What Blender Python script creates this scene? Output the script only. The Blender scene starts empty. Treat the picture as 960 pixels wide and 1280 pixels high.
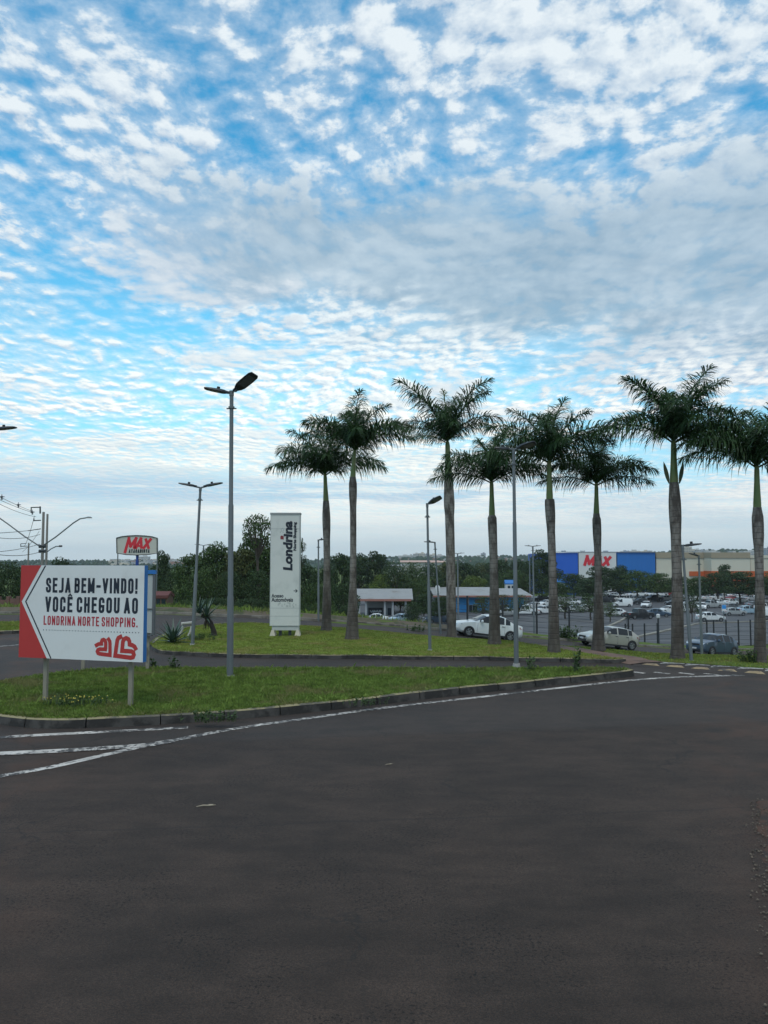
import bpy, bmesh, math, random
import numpy as np
from mathutils import Vector, Matrix, noise as mnoise

random.seed(7)
RNG = np.random.default_rng(7)
SC = bpy.context.scene
COL = SC.collection
rad = math.radians

# ------------------------------------------------------------------ camera
F = 963.0                       # focal length in pixels of the 960x1280 photograph
PITCH = math.atan(60 / F)
CAM_Z = 3.0
cd = bpy.data.cameras.new('camera')
cam = bpy.data.objects.new('camera', cd)
COL.objects.link(cam)
cam.location = (0, 0, CAM_Z)
cam.rotation_euler = (rad(90) + PITCH, 0, 0)
cd.sensor_fit = 'VERTICAL'
cd.sensor_height = 36
cd.lens = 36 * F / 1280
cd.clip_start = 0.05
cd.clip_end = 12000
SC.camera = cam

# ------------------------------------------------------------------ sky, sun, exposure
SUN_EL, SUN_AZ = 64, 200        # azimuth clockwise from +Y
SKY_STRENGTH = 0.1
SUN_STRENGTH = 1.4
SUN_ANGLE = 24
EXPOSURE = 0.0
SC.view_settings.view_transform = 'Standard'
SC.view_settings.look = 'None'
SC.view_settings.exposure = EXPOSURE
SC.view_settings.gamma = 1
SC.view_settings.use_curve_mapping = False
SC.cycles.use_denoising = True
SC.cycles.max_bounces = 6
SC.cycles.diffuse_bounces = 3
SC.cycles.glossy_bounces = 3
SC.cycles.transmission_bounces = 4
SC.cycles.volume_bounces = 0
SC.cycles.transparent_max_bounces = 8


class NT:
    """small helper that writes node trees"""
    def __init__(s, tree):
        s.t = tree
        s.n = tree.nodes
        s.l = tree.links

    def node(s, typ, **kw):
        n = s.n.new(typ)
        for k, v in kw.items():
            setattr(n, k, v)
        return n

    def put(s, sock, v):
        if v is None:
            return
        if hasattr(v, 'is_linked') or isinstance(v, bpy.types.NodeSocket):
            s.l.new(v, sock)
        else:
            sock.default_value = v

    def m(s, op, a, b=None, c=None, clamp=False):
        n = s.node('ShaderNodeMath', operation=op)
        n.use_clamp = clamp
        s.put(n.inputs[0], a)
        s.put(n.inputs[1], b)
        s.put(n.inputs[2], c)
        return n.outputs[0]

    def v(s, op, a, b=None, scale=None):
        n = s.node('ShaderNodeVectorMath', operation=op)
        s.put(n.inputs[0], a)
        s.put(n.inputs[1], b)
        if scale is not None:
            s.put(n.inputs['Scale'], scale)
        return n.outputs['Value'] if op in ('LENGTH', 'DOT_PRODUCT') else n.outputs[0]

    def xyz(s, x, y, z):
        n = s.node('ShaderNodeCombineXYZ')
        for i, q in enumerate((x, y, z)):
            s.put(n.inputs[i], q)
        return n.outputs[0]

    def sep(s, a):
        n = s.node('ShaderNodeSeparateXYZ')
        s.l.new(a, n.inputs[0])
        return n.outputs

    def noise(s, vec, scale, detail=4, rough=.55, dist=0, out=0):
        n = s.node('ShaderNodeTexNoise')
        s.put(n.inputs['Vector'], vec)
        s.put(n.inputs['Scale'], scale)
        s.put(n.inputs['Detail'], detail)
        s.put(n.inputs['Roughness'], rough)
        s.put(n.inputs['Distortion'], dist)
        return n.outputs[out]

    def voro(s, vec, scale, feature='F1', smooth=.5, out='Distance', rand=1.0):
        n = s.node('ShaderNodeTexVoronoi', feature=feature)
        s.put(n.inputs['Vector'], vec)
        s.put(n.inputs['Scale'], scale)
        s.put(n.inputs['Randomness'], rand)
        if feature == 'SMOOTH_F1':
            s.put(n.inputs['Smoothness'], smooth)
        return n.outputs[out]

    def step(s, val, a, b, lo=0.0, hi=1.0):
        n = s.node('ShaderNodeMapRange', interpolation_type='SMOOTHSTEP')
        s.put(n.inputs['Value'], val)
        s.put(n.inputs['From Min'], a)
        s.put(n.inputs['From Max'], b)
        s.put(n.inputs['To Min'], lo)
        s.put(n.inputs['To Max'], hi)
        return n.outputs[0]

    def mix(s, fac, a, b, blend='MIX'):
        n = s.node('ShaderNodeMix', data_type='RGBA', blend_type=blend)
        s.put(n.inputs[0], fac)
        for k, q in ((6, a), (7, b)):
            if isinstance(q, (tuple, list)) and len(q) == 3:
                q = (*q, 1)
            s.put(n.inputs[k], q)
        return n.outputs[2]


def make_sky():
    w = bpy.data.worlds.new("World")
    SC.world = w
    w.use_nodes = True
    w.cycles.sampling_method = "MANUAL"
    w.cycles.sample_map_resolution = 512
    w.node_tree.nodes.clear()
    g = NT(w.node_tree)
    sky = g.node('ShaderNodeTexSky', sky_type='NISHITA')
    sky.sun_disc = False
    sky.sun_elevation = rad(SUN_EL)
    sky.sun_rotation = rad(SUN_AZ)
    sky.altitude = 600
    sky.air_density = 1.0
    sky.dust_density = 0.6
    sky.ozone_density = 2.5
    d = g.v('NORMALIZE', g.node('ShaderNodeTexCoord').outputs['Generated'])
    x, y, z = g.sep(d)
    zc = g.m('ADD', g.m('MAXIMUM', z, 0.0), 0.085)
    P = g.xyz(g.m('DIVIDE', x, zc), g.m('DIVIDE', y, zc), 0.0)
    e = z
    a = x
    warp = g.v('SCALE', g.v('SUBTRACT', g.noise(P, 1.0, 2, .45, 0, 1), (.5, .5, .5)), None, .30)
    Pw = g.v('ADD', P, warp)
    Pr = g.v('MULTIPLY', Pw, (1.0, .8, 1.0))
    # slow variation of the cover
    big = g.noise(g.v('ADD', P, (3.1, 7.4, 0)), .75, 3, .5)
    mid = g.noise(g.v('ADD', Pw, (9.0, 2.0, 0)), 2.3, 4, .55)

    def puffs(vec):
        f = g.noise(vec, 13.0, 9, .62)
        c = g.voro(g.v('ADD', vec, g.v('SCALE', g.v('SUBTRACT', g.noise(vec, 14, 3, .6, 0, 1), (.5, .5, .5)), None, .07)), 15.0, 'SMOOTH_F1', .35)
        f2 = g.m('ADD', g.m('MULTIPLY', f, .95), g.m('MULTIPLY', g.m('SUBTRACT', .5, c), .36))
        return f2

    lump = g.noise(g.v('ADD', Pw, (4.0, 1.0, 0)), 3.4, 5, .55)
    lumpb = g.noise(g.v('ADD', Pw, (4.02, .96, 0)), 3.4, 5, .55)
    p0 = g.m('ADD', g.m('MULTIPLY', puffs(Pr), .80), g.m('MULTIPLY', lump, .26))
    p1 = g.m('ADD', g.m('MULTIPLY', puffs(g.v('ADD', Pr, (.014, -.024, 0.0))), .80), g.m('MULTIPLY', lumpb, .26))
    # how much of the sky the cloudlets cover
    cov = g.m('ADD', g.m('MULTIPLY', g.m('SUBTRACT', big, .5), .40), g.m('MULTIPLY', g.m('SUBTRACT', mid, .5), .34))
    low = g.step(e, .50, .30)                       # thicker lower down
    cov = g.m('ADD', cov, g.m('ADD', .022, g.m('MULTIPLY', low, .07)))
    cov = g.m('ADD', cov, g.m('MULTIPLY', a, .09))
    gap = g.m('MULTIPLY', g.step(a, .12, .34), g.m('MULTIPLY', g.step(e, .07, .11), g.step(e, .22, .15)))
    cov = g.m('SUBTRACT', cov, g.m('MULTIPLY', gap, .22))
    hole = g.step(g.noise(g.v('ADD', P, (1.3, 8.8, 0)), 1.25, 4, .55), .52, .66)
    cov = g.m('SUBTRACT', cov, g.m('MULTIPLY', hole, g.m('MULTIPLY', low, .13)))
    dens = g.m('ADD', p0, cov)
    alpha = g.step(dens, .42, .635)
    veil = g.step(g.m('ADD', dens, 0), .24, .58, 0, .50)          # thin milk around the cloudlets
    alpha = g.m('MAXIMUM', alpha, veil)
    rel = g.m('MULTIPLY', g.m('SUBTRACT', p0, p1), 3.2)
    shade = g.m('ADD', g.m('ADD', .62, rel), g.m('MULTIPLY', g.m('SUBTRACT', p0, .5), .5))
    thick = g.step(g.m('ADD', cov, g.m('MULTIPLY', p0, .5)), .36, .62)
    shade = g.m('SUBTRACT', shade, g.m('MULTIPLY', thick, .30), None, True)

    def K(r, gg, b):
        return (r / SKY_STRENGTH, gg / SKY_STRENGTH, b / SKY_STRENGTH, 1)

    white = K(.82, .90, .95)
    cream = K(1.0, 1.0, .97)
    greyb = K(.42, .56, .72)
    wht = g.mix(g.step(e, .30, .12), white, cream)
    ccol = g.mix(shade, greyb, wht)
    # clear sky behind
    blue = g.mix(1.0, sky.outputs[0], (.52, 2.10, 2.20), 'MULTIPLY')
    blue = g.mix(g.step(e, .42, .12, 0, .75), blue, K(.36, .73, .94))
    col = g.mix(alpha, blue, ccol)
    # heavier lumps with grey undersides between the ripples
    Q = g.v('MULTIPLY', g.v('ADD', Pw, (2.2, 5.7, 0)), (.75, 1.0, 1.0))
    l0 = g.m('ADD', g.m('MULTIPLY', g.noise(Q, 1.9, 7, .58), .85), g.m('MULTIPLY', p0, .22))
    l1 = g.noise(g.v('ADD', Q, (.0, -.16, 0)), 1.9, 4, .5)
    lm = g.m('MULTIPLY', g.step(l0, .54, .64), g.m('MULTIPLY', g.step(e, .10, .17), g.step(e, .46, .34)))
    ls = g.m('ADD', .42, g.m('MULTIPLY', g.m('SUBTRACT', l0, g.m('ADD', l1, .06)), 2.6), None, True)
    lcol = g.mix(ls, K(.40, .53, .68), K(.93, .95, .96))
    col = g.mix(g.m('MULTIPLY', lm, .80), col, lcol)
    # smooth grey sheet that crosses the middle of the view
    wob = g.m('MULTIPLY', g.m('SUBTRACT', g.noise(P, 1.6, 5, .55), .5), .16)
    wob2 = g.m('MULTIPLY', g.m('SUBTRACT', p0, .5), .10)
    ec = g.m('ADD', g.m('SUBTRACT', .372, g.m('MULTIPLY', a, .09)), g.m('ADD', wob, wob2))
    half = g.m('ADD', .052, g.m('MULTIPLY', g.m('ADD', a, .35), .085))
    dist = g.m('DIVIDE', g.m('ABSOLUTE', g.m('SUBTRACT', e, ec)), g.m('MAXIMUM', half, .012))
    sheet = g.step(dist, 1.25, .35)
    sheet = g.m('MULTIPLY', sheet, g.step(a, -.36, -.10))
    sheet = g.m('MULTIPLY', sheet, g.step(y, -.2, .3))
    stex = g.m('ADD', g.m('MULTIPLY', g.noise(Pw, 3.2, 6, .55), .75), g.m('MULTIPLY', p0, .35))
    scol = g.mix(g.step(stex, .40, .76), K(.28, .43, .57), K(.47, .61, .73))
    col = g.mix(g.m('MULTIPLY', sheet, .86), col, scol)
    # long flat streaks close to the horizon
    S = g.xyz(g.m('MULTIPLY', a, 2.2), g.m('MULTIPLY', e, 26.0), y)
    st = g.noise(S, 1.6, 6, .58, .4)
    st2 = g.noise(g.v('ADD', S, (5, 3, 0)), 4.0, 5, .6, .3)
    stt = g.m('ADD', g.m('MULTIPLY', st, .7), g.m('MULTIPLY', st2, .3))
    streak = g.mix(g.step(stt, .34, .62), K(.56, .70, .79), K(.88, .92, .91))
    band = g.m('MULTIPLY', g.step(e, .062, .082), g.step(e, .118, .092))
    band = g.m('MULTIPLY', band, g.step(g.m('ADD', st2, g.m('MULTIPLY', a, -.25)), .36, .56))
    streak = g.mix(g.m('MULTIPLY', band, .9), streak, K(.40, .58, .75))
    lowmix = g.step(g.m('ADD', e, g.m('MULTIPLY', g.m('SUBTRACT', st, .5), .10)), .175, .085, 0, .82)
    lowmix = g.m('MULTIPLY', lowmix, g.m('SUBTRACT', 1.0, g.m('MULTIPLY', gap, .55)))
    col = g.mix(lowmix, col, streak)
    col = g.mix(g.step(e, .075, .012, 0, .85), col, K(.58, .70, .76))
    # brighter where the hidden light comes through, low and left of centre
    ga = g.m('ADD', a, .10)
    gl = g.m('ADD', g.m('MULTIPLY', g.m('MULTIPLY', ga, ga), -7.0), g.m('MULTIPLY', g.m('MULTIPLY', g.m('SUBTRACT', e, .19), g.m('SUBTRACT', e, .19)), -70.0))
    gl = g.m('MULTIPLY', g.m('EXPONENT', gl), g.step(y, 0, .3))
    k = g.m('ADD', 1.0, g.m('MULTIPLY', gl, .22))
    col = g.mix(1.0, col, g.xyz(k, k, g.m('ADD', 1.0, g.m('MULTIPLY', gl, .15))), 'MULTIPLY')
    # below the horizon: dull ground light
    col = g.mix(g.step(z, -.005, -.05), col, K(.10, .11, .09))
    bg = g.node('ShaderNodeBackground')
    g.l.new(col, bg.inputs[0])
    bg.inputs[1].default_value = SKY_STRENGTH
    out = g.node('ShaderNodeOutputWorld')
    g.l.new(bg.outputs[0], out.inputs[0])


make_sky()
sd = bpy.data.lights.new('sun', 'SUN')
sd.energy = SUN_STRENGTH
sd.angle = rad(SUN_ANGLE)
sd.color = (1.0, .95, .87)
sun = bpy.data.objects.new('sun', sd)
COL.objects.link(sun)
_sd = Vector((math.sin(rad(SUN_AZ)) * math.cos(rad(SUN_EL)), math.cos(rad(SUN_AZ)) * math.cos(rad(SUN_EL)), math.sin(rad(SUN_EL))))
sun.rotation_euler = _sd.to_track_quat('Z', 'Y').to_euler()
sun.location = (0, -10, 40)

# ------------------------------------------------------------------ pixel <-> place helpers
CP, SP = math.cos(PITCH), math.sin(PITCH)


def ray(px, py):
    cx, cy = (px - 480) / F, (640 - py) / F
    return Vector((cx, CP - cy * SP, SP + cy * CP))


def at(px, py, Y):
    d = ray(px, py)
    t = Y / d.y
    return Vector((d.x * t, Y, CAM_Z + d.z * t))


# ------------------------------------------------------------------ lie of the land
_X = [-12, -5, 0, 6.3, 14.4, 24, 40, 80]
_ZS = [0, -.35, -.95, -1.85, -2.85, -4.0, -5.0, -5.6]       # height of the back street
_YS = [39.5, 40.2, 43.2, 48, 52, 57, 66, 90]                # its centre line
_XN = [-12, -6, -1.8, 2.6, 7, 9, 11, 40]
_YN = [37, 35.5, 33, 28.4, 26.6, 24.6, 23.6, 23.3]                # where the lawn starts to fall away
_BX = [-12, -5, 0, 8, 14, 24]
_BW = [60, 38, 22, 13, 10, 7]
_ZLY = [0, 62, 120, 170, 220, 300, 600, 1200]
_ZL = [-4.7, -4.7, -6.6, -7.5, -8.0, -8.3, -9.0, -10.0]


def street_y(x): return np.interp(x, _X, _YS)
def street_z(x): return np.interp(x, _X, _ZS)


def gz(x, y):
    x = np.asarray(x, float)
    y = np.asarray(y, float)
    zs, ys, yn = street_z(x), street_y(x), np.interp(x, _XN, _YN)
    u = np.clip((y - yn) / np.maximum(ys - 3 - yn, .1), 0, 1)
    zn = zs * u
    t = y - ys
    bw = np.interp(x, _BX, _BW)
    v = np.clip((t - 3.2) / bw, 0, 1)
    v = v * v * (3 - 2 * v)
    zl = np.interp(y, _ZLY, _ZL)
    zf = zs + (zl - zs) * v
    bump = .32 * np.clip((t - 3) / .8, 0, 1) * np.clip((8 - t) / 4, 0, 1)
    return np.where(t < 0, zn, zf + bump)


def hit(px, py, off=0.0):
    """where the view ray through a photograph pixel meets the land"""
    d = ray(px, py)
    lo = 3.0
    prev = lo
    yy = lo
    while yy < 900:
        t = yy / d.y
        if CAM_Z + d.z * t <= float(gz(d.x * t, yy)) + off:
            break
        prev = yy
        yy += .25 if yy < 80 else 1.0
    a, b = prev, yy
    for _ in range(30):
        c = (a + b) / 2
        t = c / d.y
        if CAM_Z + d.z * t <= float(gz(d.x * t, c)) + off:
            b = c
        else:
            a = c
    t = b / d.y
    return Vector((d.x * t, b, CAM_Z + d.z * t))


# ------------------------------------------------------------------ mesh helpers
class MB:
    def __init__(s):
        s.v = []
        s.f = []
        s.mi = []
        s.cur = 0

    def add(s, vs, fs, M=None):
        o = len(s.v)
        for p in vs:
            p = Vector(p)
            s.v.append(M @ p if M is not None else p)
        for f in fs:
            s.f.append([i + o for i in f])
            s.mi.append(s.cur)
        return s

    def box(s, c, d, M=None):
        x, y, z = c
        a, b, e = d[0] / 2, d[1] / 2, d[2] / 2
        vs = [(x + i * a, y + j * b, z + k * e) for i in (-1, 1) for j in (-1, 1) for k in (-1, 1)]
        fs = [(0, 1, 3, 2), (4, 6, 7, 5), (0, 4, 5, 1), (2, 3, 7, 6), (0, 2, 6, 4), (1, 5, 7, 3)]
        return s.add(vs, fs, M)

    def tube(s, pts, r, n=8, cap=True, M=None):
        pts = [Vector(p) for p in pts]
        k = len(pts)
        rr = r if isinstance(r, (list, tuple)) else [r] * k
        vs, fs = [], []
        ref = None
        for i, p in enumerate(pts):
            t = (pts[min(i + 1, k - 1)] - pts[max(i - 1, 0)])
            if t.length < 1e-9:
                t = Vector((0, 0, 1))
            t.normalize()
            if ref is None:
                ref = Vector((1, 0, 0)) if abs(t.x) < .8 else Vector((0, 1, 0))
            a = (ref - t * ref.dot(t)).normalized()
            ref = a
            b = t.cross(a)
            for j in range(n):
                q = 2 * math.pi * j / n
                vs.append(p + (a * math.cos(q) + b * math.sin(q)) * rr[i])
        for i in range(k - 1):
            for j in range(n):
                fs.append((i * n + j, i * n + (j + 1) % n, (i + 1) * n + (j + 1) % n, (i + 1) * n + j))
        if cap:
            fs.append(tuple(reversed(range(n))))
            fs.append(tuple(range((k - 1) * n, k * n)))
        return s.add(vs, fs, M)

    def lathe(s, prof, n=16, M=None, cap=True):
        """prof: (r, z) pairs, turned round z"""
        vs, fs = [], []
        for r, z in prof:
            for j in range(n):
                q = 2 * math.pi * j / n
                vs.append((r * math.cos(q), r * math.sin(q), z))
        k = len(prof)
        for i in range(k - 1):
            for j in range(n):
                fs.append((i * n + j, i * n + (j + 1) % n, (i + 1) * n + (j + 1) % n, (i + 1) * n + j))
        if cap:
            fs.append(tuple(reversed(range(n))))
            fs.append(tuple(range((k - 1) * n, k * n)))
        return s.add(vs, fs, M)

    def prism(s, poly, fn, h0, h1):
        """poly: 2-D outline; fn(u, v, h) places it; closed solid between h0 and h1"""
        n = len(poly)
        vs = [fn(u, v, h0) for u, v in poly] + [fn(u, v, h1) for u, v in poly]
        fs = [tuple(reversed(range(n))), tuple(range(n, 2 * n))]
        for i in range(n):
            j = (i + 1) % n
            fs.append((i, j, n + j, n + i))
        return s.add(vs, fs)

    def grid(s, rows, M=None, closed=False):
        """rows of equally many points"""
        n = len(rows[0])
        vs = [p for r in rows for p in r]
        fs = []
        for i in range(len(rows) - 1):
            for j in range(n - 1 if not closed else n):
                k = (j + 1) % n
                fs.append((i * n + j, i * n + k, (i + 1) * n + k, (i + 1) * n + j))
        return s.add(vs, fs, M)

    def mesh(s, name, mats, sharp=None):
        me = bpy.data.meshes.new(name)
        me.from_pydata([tuple(p) for p in s.v], [], s.f)
        for m in (mats if isinstance(mats, (list, tuple)) else [mats]):
            me.materials.append(m)
        if any(s.mi):
            me.polygons.foreach_set('material_index', s.mi)
        if sharp is not None:
            me.polygons.foreach_set('use_smooth', [True] * len(s.f))
            if sharp < 180:
                me.set_sharp_from_angle(angle=rad(sharp))
        me.update()
        return me

    def build(s, name, mats, parent=None, sharp=None, fix=False):
        me = s.mesh(name, mats, sharp)
        if fix:
            b = bmesh.new()
            b.from_mesh(me)
            bmesh.ops.recalc_face_normals(b, faces=b.faces)
            b.to_mesh(me)
            b.free()
        return link(name, me, parent)


def link(name, me, parent=None):
    o = bpy.data.objects.new(name, me)
    COL.objects.link(o)
    if parent is not None:
        o.parent = parent
    return o


def tag(o, label=None, cat=None, group=None, kind=None):
    for k, q in (('label', label), ('category', cat), ('group', group), ('kind', kind)):
        if q:
            o[k] = q
    return o


def thing(name, label, cat, loc=(0, 0, 0), rot=0, group=None):
    o = bpy.data.objects.new(name, None)
    COL.objects.link(o)
    o.empty_display_size = .2
    o.location = loc
    o.rotation_euler = rot if isinstance(rot, (tuple, list)) else (0, 0, rot)
    return tag(o, label, cat, group)


def dup(root, loc=None, rot=None, label=None, group=None, scale=None):
    def cp(o, parent):
        c = o.copy()
        COL.objects.link(c)
        c.parent = parent
        for ch in KIDS.get(o.name) or list(o.children):
            cp(ch, c)
        return c
    r = cp(root, None)
    if loc is not None:
        r.location = loc
    if rot is not None:
        r.rotation_euler = rot if isinstance(rot, (tuple, list)) else (0, 0, rot)
    if scale is not None:
        r.scale = scale
    if label:
        r['label'] = label
    if group:
        r['group'] = group
    return r


KIDS = {}
ORD = ['first', 'second', 'third', 'fourth', 'fifth', 'sixth', 'seventh', 'eighth', 'ninth', 'tenth', 'eleventh', 'twelfth',
       'thirteenth', 'fourteenth', 'fifteenth', 'sixteenth', 'seventeenth', 'eighteenth', 'nineteenth', 'twentieth']


def nth(i, n):
    return 'leftmost' if i == 0 else ('rightmost' if i == n - 1 else ORD[i] + ' from the left')


def nth_of(i, n, what):
    if n == 1:
        return 'only ' + what
    return ('leftmost ' + what) if i == 0 else (('rightmost ' + what) if i == n - 1 else f'{ORD[i]} {what} from the left')


def frame_M(o, x, y, z):
    M = Matrix((x, y, z)).transposed().to_4x4()
    M.translation = o
    return M


# ------------------------------------------------------------------ materials
MATS = {}


def mat(name, col, rough=.7, metal=0.0, var=.0, vscale=8.0, col2=None, c2=(.45, .65), c2scale=3.0, bump=0.0, bscale=40.0,
        coat=0.0, spec=.5, island=0.0, trans=0.0, stretch=None, emit=None):
    if name in MATS:
        return MATS[name]
    m = bpy.data.materials.new(name)
    m.use_nodes = True
    g = NT(m.node_tree)
    b = g.n.get('Principled BSDF')
    tc = g.node('ShaderNodeTexCoord').outputs['Object']
    if stretch:
        tc = g.v('MULTIPLY', tc, stretch)
    c = (*col, 1)
    if col2 is not None:
        f = g.step(g.noise(tc, c2scale, 6, .6), c2[0], c2[1])
        c = g.mix(f, col, col2)
    if var:
        f = g.noise(tc, vscale, 5, .6)
        k = g.m('ADD', 1 - var, g.m('MULTIPLY', f, 2 * var))
        c = g.mix(1.0, c, g.xyz(k, k, k), 'MULTIPLY')
    if island:
        r = g.node('ShaderNodeNewGeometry').outputs['Random Per Island']
        k = g.m('ADD', 1 - island, g.m('MULTIPLY', r, 2 * island))
        c = g.mix(1.0, c, g.xyz(k, k, g.m('MULTIPLY', k, .9)), 'MULTIPLY')
    g.put(b.inputs['Base Color'], c)
    b.inputs['Roughness'].default_value = rough
    b.inputs['Metallic'].default_value = metal
    b.inputs['Specular IOR Level'].default_value = spec
    b.inputs['Coat Weight'].default_value = coat
    if trans:
        tr = g.node('ShaderNodeBsdfTranslucent')
        g.put(tr.inputs[0], c)
        ms = g.node('ShaderNodeMixShader')
        ms.inputs[0].default_value = trans
        g.l.new(b.outputs[0], ms.inputs[1])
        g.l.new(tr.outputs[0], ms.inputs[2])
        g.l.new(ms.outputs[0], g.n['Material Output'].inputs[0])
    if bump:
        bn = g.node('ShaderNodeBump')
        bn.inputs['Strength'].default_value = bump
        bn.inputs['Distance'].default_value = .02
        g.l.new(g.noise(tc, bscale, 4, .6), bn.inputs['Height'])
        g.l.new(bn.outputs[0], b.inputs['Normal'])
    MATS[name] = m
    return m


def steel(): return mat('galvanised_steel', (.135, .15, .155), .55, .25, .18, 6, stretch=(1, 1, .2))
def dark_metal(): return mat('dark_metal', (.035, .04, .045), .5, .2, .1, 6)
def black(): return mat('black_rubber', (.012, .012, .013), .75)
def conc(): return mat('concrete', (.30, .29, .27), .85, 0, .2, 5, bump=.3)


def asphalt_mat():
    m = bpy.data.materials.new('asphalt')
    m.use_nodes = True
    g = NT(m.node_tree)
    b = g.n['Principled BSDF']
    tc = g.node('ShaderNodeTexCoord').outputs['Object']
    fine = g.noise(tc, 80, 3, .7)
    grit = g.voro(tc, 95, out='Color')
    gr = g.sep(grit)[0]
    patch = g.noise(tc, .35, 5, .6)
    blot = g.noise(g.v('MULTIPLY', tc, (1.0, 2.2, 1)), 1.4, 5, .62)
    k = g.m('ADD', .30, g.m('MULTIPLY', g.step(fine, .36, .64), .72))
    k = g.m('ADD', k, g.m('MULTIPLY', gr, .55))
    k = g.m('MULTIPLY', k, g.step(patch, .3, .7, .80, 1.16))
    k = g.m('MULTIPLY', k, g.step(blot, .28, .72, .76, 1.18))
    lane = g.m('SINE', g.m('ADD', g.m('MULTIPLY', g.m('SUBTRACT', g.sep(tc)[1], g.m('MULTIPLY', g.sep(tc)[0], .14)), 3.4), g.m('MULTIPLY', patch, 2.5)))
    k = g.m('MULTIPLY', k, g.m('ADD', 1.0, g.m('MULTIPLY', lane, .06)))
    holes = g.m('MULTIPLY', g.step(g.noise(tc, 34, 2, .6), .56, .64), g.step(g.noise(tc, .9, 4, .6), .46, .58))
    k = g.m('MULTIPLY', k, g.m('SUBTRACT', 1.0, g.m('MULTIPLY', holes, .78)))
    light = g.step(g.voro(tc, 17), .10, .03)
    light = g.m('MULTIPLY', light, g.step(g.noise(tc, 6, 2, .5), .56, .62))
    c = g.mix(g.step(patch, .45, .72, 0, .5), (.0415, .0275, .0205), (.047, .0295, .021))
    c = g.mix(1.0, c, g.xyz(k, k, k), 'MULTIPLY')
    c = g.mix(g.m('MULTIPLY', light, .35), c, (.16, .14, .13))
    # paving seams, hairline cracks, red earth dust carried onto the road
    ox, oy, oz = g.sep(tc)
    wob = g.m('MULTIPLY', g.m('SUBTRACT', g.noise(tc, .5, 4, .6), .5), 1.2)
    for (a0, b0) in ((13.4, .16), (9.1, .10)):
        ln = g.m('ABSOLUTE', g.m('SUBTRACT', g.m('SUBTRACT', oy, g.m('MULTIPLY', ox, b0)), g.m('ADD', a0, g.m('MULTIPLY', wob, .35))))
        c = g.mix(g.m('MULTIPLY', g.step(ln, .035, .008), .38), c, (.014, .012, .011))
    side = g.step(g.m('SUBTRACT', oy, g.m('MULTIPLY', ox, .16)), 13.2, 13.7)
    c = g.mix(g.m('MULTIPLY', side, .22), c, (.062, .058, .056))
    cr = g.voro(g.v('ADD', tc, g.v('SCALE', g.noise(tc, 1.6, 4, .6, 0, 1), None, .9)), .42, 'DISTANCE_TO_EDGE')
    crk = g.m('MULTIPLY', g.step(cr, .010, .003), g.step(g.noise(tc, .28, 2, .5), .52, .60))
    c = g.mix(g.m('MULTIPLY', crk, .6), c, (.012, .011, .010))
    dust = g.m('MULTIPLY', g.step(g.noise(tc, .55, 5, .65), .46, .66), g.step(g.m('ADD', g.m('ABSOLUTE', ox), g.m('MULTIPLY', oy, -.35)), .0, 1.7))
    c = g.mix(g.m('MULTIPLY', dust, .5), c, (.085, .042, .026))
    oil = g.m('MULTIPLY', g.step(g.voro(tc, .45), .16, .05), .45)
    c = g.mix(oil, c, (.016, .014, .013))
    g.l.new(c, b.inputs['Base Color'])
    g.put(b.inputs['Roughness'], g.step(fine, .3, .7, .68, .88))
    b.inputs['Specular IOR Level'].default_value = .27
    bn = g.node('ShaderNodeBump')
    bn.inputs['Strength'].default_value = .7
    bn.inputs['Distance'].default_value = .006
    g.l.new(g.m('ADD', fine, g.m('MULTIPLY', gr, .6)), bn.inputs['Height'])
    g.l.new(bn.outputs[0], b.inputs['Normal'])
    MATS['asphalt'] = m
    return m


def turf_mat():
    m = bpy.data.materials.new('turf_soil')
    m.use_nodes = True
    g = NT(m.node_tree)
    b = g.n['Principled BSDF']
    tc = g.node('ShaderNodeTexCoord').outputs['Object']
    f = g.noise(tc, .9, 6, .62)
    f2 = g.noise(tc, 9, 5, .65)
    c = g.mix(f2, (.055, .090, .020), (.12, .165, .040))
    c = g.mix(g.step(f, .52, .72, 0, .75), c, (.14, .075, .045))
    g.l.new(c, b.inputs['Base Color'])
    b.inputs['Roughness'].default_value = .95
    b.inputs['Specular IOR Level'].default_value = .1
    bn = g.node('ShaderNodeBump')
    bn.inputs['Strength'].default_value = .8
    bn.inputs['Distance'].default_value = .05
    g.l.new(f2, bn.inputs['Height'])
    g.l.new(bn.outputs[0], b.inputs['Normal'])
    MATS['turf_soil'] = m
    return m


def paint_mat(name, col, wear=.5):
    """road paint worn through to the asphalt"""
    m = bpy.data.materials.new(name)
    m.use_nodes = True
    g = NT(m.node_tree)
    b = g.n['Principled BSDF']
    tc = g.node('ShaderNodeTexCoord').outputs['Object']
    f = g.noise(tc, 9, 7, .72)
    f = g.m('ADD', f, g.m('MULTIPLY', g.m('SUBTRACT', g.noise(tc, .8, 3, .5), .5), .5))
    k = g.step(f, wear - .05, wear + .05)
    dirt = g.step(g.noise(tc, 3.0, 5, .6), .35, .7, .6, 1.0)
    c = g.mix(1.0, col, g.xyz(dirt, dirt, dirt), 'MULTIPLY')
    c = g.mix(k, c, (.045, .040, .038))
    g.l.new(c, b.inputs['Base Color'])
    b.inputs['Roughness'].default_value = .75
    MATS[name] = m
    return m


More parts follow.
